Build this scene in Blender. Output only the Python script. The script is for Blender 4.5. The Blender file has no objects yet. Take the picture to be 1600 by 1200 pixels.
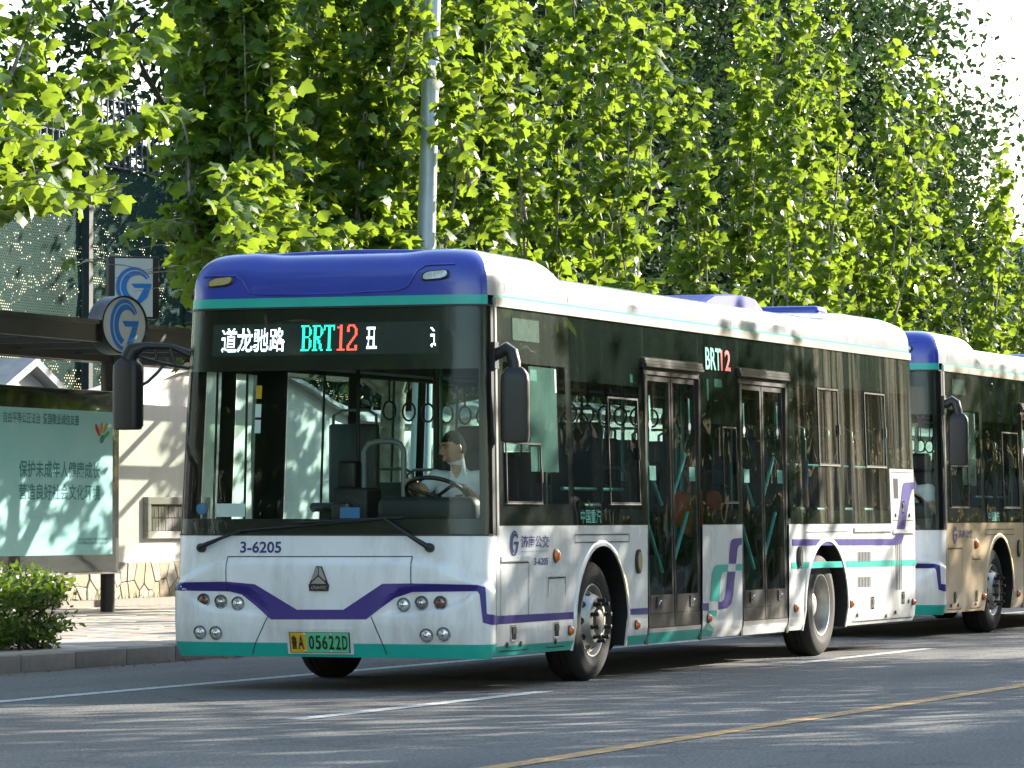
import bpy, bmesh, math, random, bisect
import numpy as np
from mathutils import Vector, Matrix
random.seed(7); RNG = np.random.default_rng(11)
PI = math.pi; R = math.radians
scene = bpy.context.scene
COL = scene.collection

# ---------------------------------------------------------------- camera
CAM = Vector((-28.9145, -12.4337, 1.2999)); YAW = .36165; PITCH = .03152; FPX = 6579.75
FW = Vector((math.cos(PITCH)*math.cos(YAW), math.cos(PITCH)*math.sin(YAW), math.sin(PITCH)))
RT = FW.cross(Vector((0, 0, 1))).normalized(); UP = RT.cross(FW)
cd = bpy.data.cameras.new('camera'); cam = bpy.data.objects.new('camera', cd); COL.objects.link(cam)
cam.location = CAM; cam.rotation_euler = FW.to_track_quat('-Z', 'Y').to_euler()
cd.sensor_width = 36; cd.lens = 36*FPX/1600; cd.clip_start = .5; cd.clip_end = 3000
scene.camera = cam

# ---------------------------------------------------------------- world, sun, exposure
SUN_EL = R(22); SUN_AZ = R(-32)            # azimuth measured from +X towards +Y (points to the sun)
SUNV = Vector((math.cos(SUN_EL)*math.cos(SUN_AZ), math.cos(SUN_EL)*math.sin(SUN_AZ), math.sin(SUN_EL)))
world = bpy.data.worlds.new('World'); scene.world = world; world.use_nodes = True
wn = world.node_tree; bg = wn.nodes['Background']
sky = wn.nodes.new('ShaderNodeTexSky'); sky.sky_type = 'NISHITA'; sky.sun_disc = False
sky.sun_elevation = SUN_EL; sky.sun_rotation = R(90) - SUN_AZ
sky.air_density = 1.3; sky.dust_density = 1.2; sky.ozone_density = 1.0
wn.links.new(sky.outputs[0], bg.inputs[0]); bg.inputs[1].default_value = .14
sl = bpy.data.lights.new('sun', 'SUN'); sun = bpy.data.objects.new('sun', sl); COL.objects.link(sun)
sl.energy = 5.0; sl.angle = R(.53); sl.color = (1, .93, .80)
sun.rotation_euler = (-SUNV).to_track_quat('-Z', 'Y').to_euler(); sun.location = (0, 0, 40)
scene.view_settings.view_transform = 'Standard'; scene.view_settings.look = 'None'
scene.view_settings.gamma = 1; scene.view_settings.exposure = 1.75
scene.cycles.use_denoising = True
scene.cycles.max_bounces = 6; scene.cycles.transparent_max_bounces = 14; scene.cycles.use_adaptive_sampling = True; scene.cycles.adaptive_threshold = .02
scene.cycles.diffuse_bounces = 2; scene.cycles.glossy_bounces = 4; scene.cycles.transmission_bounces = 6
scene.cycles.sample_clamp_indirect = 6; scene.cycles.caustics_reflective = False; scene.cycles.caustics_refractive = False

# ---------------------------------------------------------------- pixel helpers (photo pixels, 1600 x 1200)
def ray(px, py): return FW + RT*((px-800)/FPX) + UP*((600-py)/FPX)
def at(px, py, ax, v):
    d = ray(px, py); t = (v-CAM[ax])/d[ax]; return CAM+d*t
def pix(P):
    d = Vector(P)-CAM; z = d.dot(FW)
    return (800+FPX*d.dot(RT)/z, 600-FPX*d.dot(UP)/z, z)

# ---------------------------------------------------------------- materials
MATS = {}
def new_mat(name):
    m = bpy.data.materials.new(name); m.use_nodes = True; m.node_tree.nodes.clear(); MATS[name] = m
    return m, m.node_tree.nodes, m.node_tree.links
def mat(name, col, rough=.5, metal=0., coat=0., var=.12, scale=6., bump=0., bscale=60., emit=0., spec=.5, stretch=None, col2=None, dirt=0.):
    m, N, L = new_mat(name)
    out = N.new('ShaderNodeOutputMaterial'); b = N.new('ShaderNodeBsdfPrincipled'); L.new(b.outputs[0], out.inputs[0])
    b.inputs['Roughness'].default_value = rough; b.inputs['Metallic'].default_value = metal
    b.inputs['Coat Weight'].default_value = coat; b.inputs['Coat Roughness'].default_value = .04
    b.inputs['Specular IOR Level'].default_value = spec
    tc = N.new('ShaderNodeTexCoord'); src = tc.outputs['Object']
    if stretch:
        mp = N.new('ShaderNodeMapping'); mp.inputs['Scale'].default_value = stretch; L.new(src, mp.inputs[0]); src = mp.outputs[0]
    nz = N.new('ShaderNodeTexNoise'); nz.inputs['Scale'].default_value = scale; nz.inputs['Detail'].default_value = 5
    L.new(src, nz.inputs['Vector'])
    rp = N.new('ShaderNodeValToRGB'); rp.color_ramp.elements[0].position = .3; rp.color_ramp.elements[1].position = .72
    c0 = [min(1, c*(1-var)) for c in col]; c1 = [min(1, c*(1+var)) for c in (col2 or col)]
    rp.color_ramp.elements[0].color = (*c0, 1); rp.color_ramp.elements[1].color = (*c1, 1)
    L.new(nz.outputs['Fac'], rp.inputs[0])
    cs = rp.outputs[0]
    if dirt > 0:
        n2 = N.new('ShaderNodeTexNoise'); n2.inputs['Scale'].default_value = 1.4; n2.inputs['Detail'].default_value = 9; n2.inputs['Roughness'].default_value = .7
        mp2 = N.new('ShaderNodeMapping'); mp2.inputs['Scale'].default_value = (3, 3, .8); L.new(tc.outputs['Object'], mp2.inputs[0]); L.new(mp2.outputs[0], n2.inputs['Vector'])
        r2 = N.new('ShaderNodeValToRGB'); r2.color_ramp.elements[0].position = .48; r2.color_ramp.elements[1].position = .75
        r2.color_ramp.elements[1].color = (dirt, dirt, dirt, 1)
        sz_ = N.new('ShaderNodeSeparateXYZ'); L.new(tc.outputs['Object'], sz_.inputs[0]); mz = N.new('ShaderNodeMapRange'); mz.inputs[1].default_value = .75; mz.inputs[2].default_value = .26; mz.inputs[3].default_value = 0; mz.inputs[4].default_value = .22; L.new(sz_.outputs['Z'], mz.inputs[0])
        az = N.new('ShaderNodeMath'); az.operation = 'ADD'; L.new(n2.outputs['Fac'], az.inputs[0]); L.new(mz.outputs[0], az.inputs[1])
        L.new(az.outputs[0], r2.inputs[0])
        mx = N.new('ShaderNodeMix'); mx.data_type = 'RGBA'; L.new(r2.outputs[0], mx.inputs[0]); L.new(cs, mx.inputs[6]); mx.inputs[7].default_value = (.30, .27, .22, 1)
        cs = mx.outputs[2]
        ad = N.new('ShaderNodeMath'); ad.operation = 'MULTIPLY_ADD'; L.new(r2.outputs[0], ad.inputs[0]); ad.inputs[1].default_value = .5; ad.inputs[2].default_value = rough
        L.new(ad.outputs[0], b.inputs['Roughness'])
    L.new(cs, b.inputs['Base Color'])
    if emit > 0:
        L.new(cs, b.inputs['Emission Color']); b.inputs['Emission Strength'].default_value = emit
    if bump > 0:
        nb = N.new('ShaderNodeTexNoise'); nb.inputs['Scale'].default_value = bscale; nb.inputs['Detail'].default_value = 6; L.new(src, nb.inputs['Vector'])
        bp = N.new('ShaderNodeBump'); bp.inputs['Strength'].default_value = bump; bp.inputs['Distance'].default_value = .02
        L.new(nb.outputs['Fac'], bp.inputs['Height']); L.new(bp.outputs[0], b.inputs['Normal'])
        if coat: L.new(bp.outputs[0], b.inputs['Coat Normal'])
    return m
def glass(name, tint, dust=0., refl=.06, wave=.02, streak=(6, 6, .35), dpos=(.5, .8)):
    """thin pane: tinted transparent + schlick mirror, optional dust that really scatters light"""
    m, N, L = new_mat(name)
    out = N.new('ShaderNodeOutputMaterial')
    tr = N.new('ShaderNodeBsdfTransparent'); tr.inputs[0].default_value = (*tint, 1)
    gl = N.new('ShaderNodeBsdfGlossy'); gl.inputs['Roughness'].default_value = .015
    tc = N.new('ShaderNodeTexCoord')
    nz = N.new('ShaderNodeTexNoise'); nz.inputs['Scale'].default_value = 1.6; nz.inputs['Detail'].default_value = 1; L.new(tc.outputs['Object'], nz.inputs['Vector'])
    bp = N.new('ShaderNodeBump'); bp.inputs['Strength'].default_value = wave; bp.inputs['Distance'].default_value = .3; L.new(nz.outputs['Fac'], bp.inputs['Height']); L.new(bp.outputs[0], gl.inputs['Normal'])
    lw = N.new('ShaderNodeLayerWeight'); lw.inputs[0].default_value = .5
    pw = N.new('ShaderNodeMath'); pw.operation = 'POWER'; L.new(lw.outputs['Facing'], pw.inputs[0]); pw.inputs[1].default_value = 5.4
    ma = N.new('ShaderNodeMath'); ma.operation = 'MULTIPLY_ADD'; L.new(pw.outputs[0], ma.inputs[0]); ma.inputs[1].default_value = 1-refl; ma.inputs[2].default_value = refl
    mx = N.new('ShaderNodeMixShader'); L.new(ma.outputs[0], mx.inputs[0]); L.new(tr.outputs[0], mx.inputs[1]); L.new(gl.outputs[0], mx.inputs[2])
    last = mx.outputs[0]
    if dust > 0:
        df = N.new('ShaderNodeBsdfDiffuse'); df.inputs[0].default_value = (.55, .50, .40, 1)
        mp = N.new('ShaderNodeMapping'); mp.inputs['Scale'].default_value = streak; L.new(tc.outputs['Object'], mp.inputs[0])
        n2 = N.new('ShaderNodeTexNoise'); n2.inputs['Scale'].default_value = 1.3; n2.inputs['Detail'].default_value = 7; n2.inputs['Roughness'].default_value = .65; L.new(mp.outputs[0], n2.inputs['Vector'])
        r2 = N.new('ShaderNodeMapRange'); r2.inputs[1].default_value = dpos[0]; r2.inputs[2].default_value = dpos[1]; r2.inputs[3].default_value = dust*.05; r2.inputs[4].default_value = dust; L.new(n2.outputs['Fac'], r2.inputs[0])
        m2 = N.new('ShaderNodeMixShader'); L.new(r2.outputs[0], m2.inputs[0]); L.new(last, m2.inputs[1]); L.new(df.outputs[0], m2.inputs[2]); last = m2.outputs[0]
    L.new(last, out.inputs[0])
    return m
def leafmat(name, dark, light, trans, tfac=.45, rough=.38):
    m, N, L = new_mat(name)
    out = N.new('ShaderNodeOutputMaterial')
    at_ = N.new('ShaderNodeAttribute'); at_.attribute_name = 'rnd'
    oi = N.new('ShaderNodeObjectInfo')
    ad = N.new('ShaderNodeMath'); ad.operation = 'ADD'; L.new(at_.outputs['Fac'], ad.inputs[0])
    ml = N.new('ShaderNodeMath'); ml.operation = 'MULTIPLY'; L.new(oi.outputs['Random'], ml.inputs[0]); ml.inputs[1].default_value = .35
    L.new(ml.outputs[0], ad.inputs[1])
    fr = N.new('ShaderNodeMath'); fr.operation = 'FRACT'; L.new(ad.outputs[0], fr.inputs[0])
    rp = N.new('ShaderNodeValToRGB'); rp.color_ramp.elements[0].color = (*dark, 1); rp.color_ramp.elements[1].color = (*light, 1); L.new(fr.outputs[0], rp.inputs[0])
    pb = N.new('ShaderNodeBsdfPrincipled'); pb.inputs['Roughness'].default_value = rough; pb.inputs['Specular IOR Level'].default_value = .42; L.new(rp.outputs[0], pb.inputs['Base Color'])
    hs = N.new('ShaderNodeMix'); hs.data_type = 'RGBA'; hs.inputs[0].default_value = .6; L.new(rp.outputs[0], hs.inputs[6]); hs.inputs[7].default_value = (*trans, 1)
    t = N.new('ShaderNodeBsdfTranslucent'); L.new(hs.outputs[2], t.inputs[0])
    mx = N.new('ShaderNodeMixShader'); mx.inputs[0].default_value = tfac; L.new(pb.outputs[0], mx.inputs[1]); L.new(t.outputs[0], mx.inputs[2])
    L.new(mx.outputs[0], out.inputs[0])
    return m

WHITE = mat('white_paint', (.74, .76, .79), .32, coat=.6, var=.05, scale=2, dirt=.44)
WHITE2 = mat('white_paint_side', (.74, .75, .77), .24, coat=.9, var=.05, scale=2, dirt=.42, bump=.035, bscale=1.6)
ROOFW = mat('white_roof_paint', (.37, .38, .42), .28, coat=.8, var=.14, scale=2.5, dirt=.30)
GOLD = mat('gold_wrap', (.76, .58, .38), .22, metal=.05, coat=.8, var=.1, scale=3, bump=.06, bscale=1.8)
BLUE = mat('blue_paint', (.025, .045, .35), .28, coat=.6, var=.08, scale=3)
PURPLE = mat('purple_vinyl', (.032, .018, .20), .4, coat=.3, var=.05)
GREEN = mat('teal_vinyl', (.01, .37, .31), .4, coat=.3, var=.05)
FRIT = mat('black_ceramic_frit', (.006, .006, .007), .3, var=.1)
BLACK = mat('black_plastic', (.012, .012, .013), .45, var=.2, bump=.05, bscale=200)
DARKGREY = mat('dark_grey_metal', (.028, .027, .027), .38, metal=.3, var=.15, dirt=.3)
RUBBER = mat('tyre_rubber', (.013, .0125, .012), .8, var=.25, scale=20, bump=.1, bscale=90)
ALU = mat('brushed_aluminium', (.52, .51, .49), .33, metal=.9, var=.12, scale=10)
RIMM = mat('wheel_rim_metal', (.50, .50, .49), .35, metal=.85, var=.25, scale=9, dirt=.4)
EMB = mat('emblem_silver', (.30, .30, .31), .35, metal=.6, var=.1)
CHROME = mat('chrome', (.7, .7, .7), .15, metal=1, var=.05)
SEAM = mat('panel_seam', (.02, .02, .022), .7)
LENS = mat('lamp_lens', (.55, .57, .58), .12, metal=.55, coat=1, var=.25, scale=60)
LENSD = mat('lamp_lens_grey', (.20, .21, .21), .15, metal=.4, coat=1, var=.3, scale=70)
LENSR = mat('lamp_lens_red', (.13, .08, .075), .15, metal=.4, coat=1, var=.4, scale=90)
AMBER = mat('amber_lens', (.75, .16, .02), .2, coat=1, var=.2, scale=60)
YELLOWLENS = mat('yellow_lens', (.42, .34, .16), .25, coat=1, var=.2, scale=60)
DARKRED = mat('dark_red_bulb', (.22, .03, .025), .3)
PLATEG = mat('plate_green', (.10, .50, .26), .4, var=.05)
PLATEY = mat('plate_yellow', (.62, .36, .02), .4, var=.05)
INK = mat('black_ink', (.01, .01, .01), .5)
INT_D = mat('interior_dark_plastic', (.016, .017, .018), .55, var=.2)
INT_G = mat('interior_grey_lining', (.16, .165, .16), .6, var=.1)
SEATM = mat('seat_blue_plastic', (.03, .048, .06), .4, var=.15)
RAILM = mat('teal_handrail', (.12, .48, .44), .3, coat=.5, var=.05)
STICK = mat('teal_sticker', (.04, .24, .20), .5, var=.2, scale=40)
BLUEMAT = mat('blue_matt_cover', (.02, .035, .27), .6, var=.1, scale=4)
FILM = mat('teal_window_film', (.10, .19, .17), .25, coat=.5, var=.35, scale=2.5)
FILMD = mat('dim_green_film', (.055, .095, .078), .4, var=.3, scale=12)
WHITEP = mat('white_vinyl', (.78, .79, .80), .5, var=.03)
REDV = mat('red_vinyl', (.60, .03, .025), .5, var=.05)
TEALV = mat('teal_letter_vinyl', (.06, .33, .28), .5, var=.05)
NAVY = mat('navy_letter_vinyl', (.022, .028, .17), .5, var=.05)
G_WS = glass('windscreen_glass', (.78, .87, .84), .008, refl=.022, wave=.05, dpos=(.45, .8))
G_SIDE = glass('side_glass', (.36, .46, .43), .015, refl=.025, wave=.03, dpos=(.50, .80))
G_REAR = glass('rear_side_glass_dusty', (.44, .58, .53), .26, refl=.05, wave=.05, streak=(5, 5, .16), dpos=(.50, .76))
G_DRV = glass('driver_glass', (.72, .80, .77), .03, refl=.04, wave=.03)
G_FAR = glass('far_window_glass', (.55, .76, .72), .04, refl=.05, wave=.02)
G_DOOR = glass('door_glass', (.56, .70, .66), .05, refl=.06, wave=.08)

# ---------------------------------------------------------------- mesh builder
class MB:
    def __init__(s): s.v = []; s.f = []; s.m = []; s.cur = 0
    def add(s, vs, fs):
        o = len(s.v); s.v += [tuple(p) for p in vs]; s.f += [tuple(i+o for i in f) for f in fs]; s.m += [s.cur]*len(fs); return s
    def box(s, c, d, rz=0., rx=0., ry=0.):
        M = Matrix.Translation(c) @ Matrix.Rotation(rz, 4, 'Z') @ Matrix.Rotation(ry, 4, 'Y') @ Matrix.Rotation(rx, 4, 'X')
        P = [M @ Vector((x*d[0]/2, y*d[1]/2, z*d[2]/2)) for x in (-1, 1) for y in (-1, 1) for z in (-1, 1)]
        return s.add(P, [(0, 1, 3, 2), (4, 6, 7, 5), (0, 4, 5, 1), (2, 3, 7, 6), (0, 2, 6, 4), (1, 5, 7, 3)])
    def bbox(s, c, d, b=.02, rz=0.):
        bm = bmesh.new(); bmesh.ops.create_cube(bm, size=1); bmesh.ops.scale(bm, vec=d, verts=bm.verts)
        bmesh.ops.bevel(bm, geom=bm.edges[:], offset=b, segments=3, profile=.5, affect='EDGES')
        M = Matrix.Translation(c) @ Matrix.Rotation(rz, 4, 'Z')
        bm.verts.index_update(); s.add([M @ v.co for v in bm.verts], [[v.index for v in f.verts] for f in bm.faces]); bm.free(); return s
    def tube(s, path, r, n=8, cap=True):
        path = [Vector(p) for p in path]; rs = r if isinstance(r, (list, tuple)) else [r]*len(path)
        vs = []; prev = None
        for i, p in enumerate(path):
            t = (path[min(i+1, len(path)-1)]-path[max(i-1, 0)]).normalized()
            if prev is None: a = t.orthogonal().normalized()
            else: a = (prev-t*prev.dot(t)).normalized()
            prev = a; b = t.cross(a)
            vs += [p+(a*math.cos(2*PI*k/n)+b*math.sin(2*PI*k/n))*rs[i] for k in range(n)]
        fs = [(i*n+k, i*n+(k+1) % n, (i+1)*n+(k+1) % n, (i+1)*n+k) for i in range(len(path)-1) for k in range(n)]
        if cap: fs += [tuple(range(n))[::-1], tuple(range((len(path)-1)*n, len(path)*n))]
        return s.add(vs, fs)
    def lathe(s, prof, org=(0, 0, 0), axis=(0, -1, 0), n=40):
        """prof: (radius, offset along axis)"""
        ax = Vector(axis).normalized(); a = ax.orthogonal().normalized(); b = ax.cross(a); org = Vector(org); vs = []
        for r, o in prof: vs += [org+ax*o+(a*math.cos(2*PI*k/n)+b*math.sin(2*PI*k/n))*r for k in range(n)]
        fs = [(i*n+k, i*n+(k+1) % n, (i+1)*n+(k+1) % n, (i+1)*n+k) for i in range(len(prof)-1) for k in range(n)]
        return s.add(vs, fs)
    def prism(s, pts, fn0, fn1):
        """2D polygon extruded between two maps (2D -> 3D)"""
        n = len(pts); vs = [fn0(*p) for p in pts]+[fn1(*p) for p in pts]
        return s.add(vs, [tuple(range(n)), tuple(range(n, 2*n))[::-1]]+[(i, i+n, (i+1) % n+n, (i+1) % n) for i in range(n)])
    def grid(s, fn, U, V):
        nv = len(V); vs = [fn(u, v) for u in U for v in V]
        return s.add(vs, [(i*nv+j, i*nv+j+1, (i+1)*nv+j+1, (i+1)*nv+j) for i in range(len(U)-1) for j in range(nv-1)])
    def sphere(s, c, r, nu=12, nv=8, fn=None):
        c = Vector(c); r = r if isinstance(r, (tuple, list)) else (r, r, r); vs = [c+Vector((0, 0, r[2]))]
        for j in range(1, nv):
            t = PI*j/nv
            vs += [c+Vector((r[0]*math.sin(t)*math.cos(2*PI*k/nu), r[1]*math.sin(t)*math.sin(2*PI*k/nu), r[2]*math.cos(t))) for k in range(nu)]
        vs.append(c-Vector((0, 0, r[2]))); L_ = len(vs)-1
        fs = [(0, 1+k, 1+(k+1) % nu) for k in range(nu)]
        for j in range(nv-2): fs += [(1+j*nu+k, 1+(j+1)*nu+k, 1+(j+1)*nu+(k+1) % nu, 1+j*nu+(k+1) % nu) for k in range(nu)]
        fs += [(L_, 1+(nv-2)*nu+(k+1) % nu, 1+(nv-2)*nu+k) for k in range(nu)]
        return s.add(vs, fs)
    def build(s, name, mats, parent=None, smooth=False, auto=None):
        me = bpy.data.meshes.new(name); me.from_pydata(s.v, [], s.f)
        if not isinstance(mats, (list, tuple)): mats = [mats]
        for m in mats: me.materials.append(m)
        if len(mats) > 1: me.polygons.foreach_set('material_index', s.m)
        bm = bmesh.new(); bm.from_mesh(me); bmesh.ops.recalc_face_normals(bm, faces=bm.faces[:]) if auto != 'keep' else None; bm.to_mesh(me); bm.free()
        if smooth:
            me.polygons.foreach_set('use_smooth', [True]*len(me.polygons))
            if smooth != 'all': me.set_sharp_from_angle(angle=R(smooth if smooth is not True else 40))
        me.update()
        o = bpy.data.objects.new(name, me); COL.objects.link(o)
        if parent is not None: o.parent = parent
        return o
def empty(name, loc=(0, 0, 0), rz=0., parent=None):
    o = bpy.data.objects.new(name, None); COL.objects.link(o); o.location = loc; o.rotation_euler = (0, 0, rz); o.empty_display_size = .3
    if parent is not None: o.parent = parent
    return o
def tag(o, label=None, cat=None, group=None, kind=None):
    for k, v in (('label', label), ('category', cat), ('group', group), ('kind', kind)):
        if v: o[k] = v
    return o
def copy_tree(o, parent=None):
    c = o.copy(); COL.objects.link(c); c.parent = parent
    for ch in list(o.children): copy_tree(ch, c)
    return c
def lin(a, b, n): return [a+(b-a)*i/n for i in range(n+1)]

# text -> 2D mesh (vertices normalised to given cap box), default font with its CJK fallback
_TX = {}
def text2d(body, bold=0., res=3):
    k = (body, bold, res)
    if k not in _TX:
        c = bpy.data.curves.new('txt', 'FONT'); c.body = body; c.resolution_u = res; c.offset = bold; c.fill_mode = 'FRONT' if False else 'BOTH'
        o = bpy.data.objects.new('txt', c); COL.objects.link(o); bpy.context.view_layer.update()
        m = bpy.data.meshes.new_from_object(o.evaluated_get(bpy.context.evaluated_depsgraph_get()))
        V = [(v.co.x, v.co.y) for v in m.vertices]; F = [tuple(p.vertices) for p in m.polygons]
        bpy.data.objects.remove(o); bpy.data.curves.remove(c); bpy.data.meshes.remove(m)
        x0 = min(v[0] for v in V); x1 = max(v[0] for v in V); y0 = min(v[1] for v in V); y1 = max(v[1] for v in V)
        _TX[k] = ([((v[0]-x0)/(x1-x0), (v[1]-y0)/(y1-y0)) for v in V], F, (x1-x0)/(y1-y0))
    return _TX[k]
def text_on(body, fn, u0, u1, v0, v1, name, m, parent, bold=0., slant=0.):
    """lettering laid on a surface: fn(u, v) -> 3D; the box u0..u1, v0..v1 is filled"""
    V, F, _ = text2d(body, bold)
    b = MB(); b.add([fn(u0+(u1-u0)*(x+slant*y), v0+(v1-v0)*y) for x, y in V], F)
    return b.build(name, m, parent, auto='keep')
# ---------------------------------------------------------------- bus surface: (s, z) -> 3D; s = arc length from the front centre, + towards the near side
W0 = 1.275; AF = .40; NE = 6.5; A2 = 1.2; BL = 12.0
def _mk():
    pts = []
    for i in range(401):
        y = W0*(1-(1-i/400)**3.0); k = 1-(y/W0)**NE
        pts.append((AF*(1-max(0, k)**(1/NE)), y))
    pts.append((BL, W0)); cum = [0]
    for a, b in zip(pts, pts[1:]): cum.append(cum[-1]+math.hypot(b[0]-a[0], b[1]-a[1]))
    return pts, cum
PTS, CUM = _mk(); SC = CUM[-2]
def plan(s):
    s = abs(s)
    if s >= SC: return (AF+s-SC, W0)
    i = min(max(bisect.bisect_right(CUM, s)-1, 0), len(CUM)-2)
    t = (s-CUM[i])/(CUM[i+1]-CUM[i]); a, b = PTS[i], PTS[i+1]
    return (a[0]+(b[0]-a[0])*t, a[1]+(b[1]-a[1])*t)
def lerp(x, T):
    if x <= T[0][0]: return T[0][1]
    for (a, b), (c, d) in zip(T, T[1:]):
        if x <= c: return b+(d-b)*(x-a)/(c-a)
    return T[-1][1]
def ss(a, b, x):
    t = min(1, max(0, (x-a)/(b-a))); return t*t*(3-2*t)
def tum(z): return max(0, z-1.23)*.034+.05*(1-ss(.2, .42, z))**2
RK = [(.2, .07), (.27, .05), (.36, .025), (.5, .01), (.9, .01), (1.1, .03), (1.3, .045), (2.2, .09), (2.87, .14), (3.0, .155)]
def relief(s, z):
    y = abs(s)
    if y > 1.45 or z > 1.2: return 0.
    zc = lerp(y, [(0, 1.0), (.72, 1.0), (.9, .975), (1.05, .92), (1.2, .84), (1.35, .80)])
    d = .03*ss(0, .06, zc-z)*(1-ss(1.3, 1.42, y))
    if y > .42:
        a = lerp(y, [(.44, .545), (.7, .575), (.95, .60), (1.1, .67), (1.22, .76), (1.3, .80)])
        b = lerp(y, [(.4, .6), (.6, .76), (.9, .80), (1.3, .80)])
        d -= .035*ss(-.004, .03, z-a)*ss(-.02, .06, b-z)*ss(.42, .6, y)*(1-ss(1.15, 1.3, y))
    return d
def P0(s, z):
    x0, y0 = plan(s); o = tum(z); fx = lerp(z, RK); y = y0*(W0-o)/W0
    x = fx+x0*(A2-fx)/A2 if x0 < A2 else x0
    return Vector((x, -y if s >= 0 else y, z))
def P(s, z, d=0.):
    e = .004; p = P0(s, z); n = (P0(s+e, z)-P0(s-e, z)).cross(P0(s, z+e)-P0(s, z-e)).normalized()
    return p+n*(d+relief(s, z))
def sx(x, sg=1): return sg*(SC+(x-AF))
def sp(px, py):
    y = -W0
    for _ in range(4): q = at(px, py, 1, y); y = -W0+tum(q.z)
    return (q.x, q.z)
def fp(px, py, off=Vector((0, 0, 0))):
    s, z = .1, 1.2+(800-py)/200
    s = (px-520)/190
    for _ in range(25):
        def e(a, b): q = pix(P(a, b)+off); return np.array([q[0]-px, q[1]-py])
        f0 = e(s, z); h = 1e-3; J = np.stack([(e(s+h, z)-f0)/h, (e(s, z+h)-f0)/h], 1)
        d = np.clip(np.linalg.lstsq(J, -f0, rcond=None)[0], -.2, .2); s += d[0]; z += d[1]
        if abs(d[0])+abs(d[1]) < 1e-5: break
    return (float(s), float(z))
def z2(a): return [fp(260+x/2.963, 740+y/2.963) for x, y in a]                   # points read off an enlarged crop of the photo
def z4(a): return [sp(740+x/3.2, 740+y/3.2) for x, y in a]
def z6(a): return [sp(1200+x/4, 760+y/4) for x, y in a]
def roofh(x, y):
    h = lerp(x, [(0, .345), (1.70, .335), (1.80, .325), (1.90, .29), (1.98, .245), (2.05, .235), (9.6, .235), (9.85, .25), (10.2, .325), (11.6, .33), (12, .30)])
    if x < 1.9: h += .022*ss(.45, .75, abs(y))*(1-ss(1.6, 1.9, x))
    return h
def RF(s, v, d=0.):
    """roof: v 0..1 the cove, 1..2 the cap to the centre line"""
    x0, y0 = plan(s); q = min(v, 1)*PI/2; cq = max(0, math.cos(q))**.62; o = .062+.40*(1-cq); fx = .150+.40*(1-cq)
    y = y0*(W0-o)/W0; x = fx+x0*(1.6-fx)/1.6 if x0 < 1.6 else x0
    z = 2.95+roofh(x, y)*math.sin(q)**.72
    if v > 1: y *= (2-v); z += .02*(v-1)
    return Vector((x, -y if s >= 0 else y, z+d*.3))+Vector((-d if x0 < .2 else 0, (-d if s >= 0 else d) if x0 > .2 else 0, d*.5))
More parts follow.
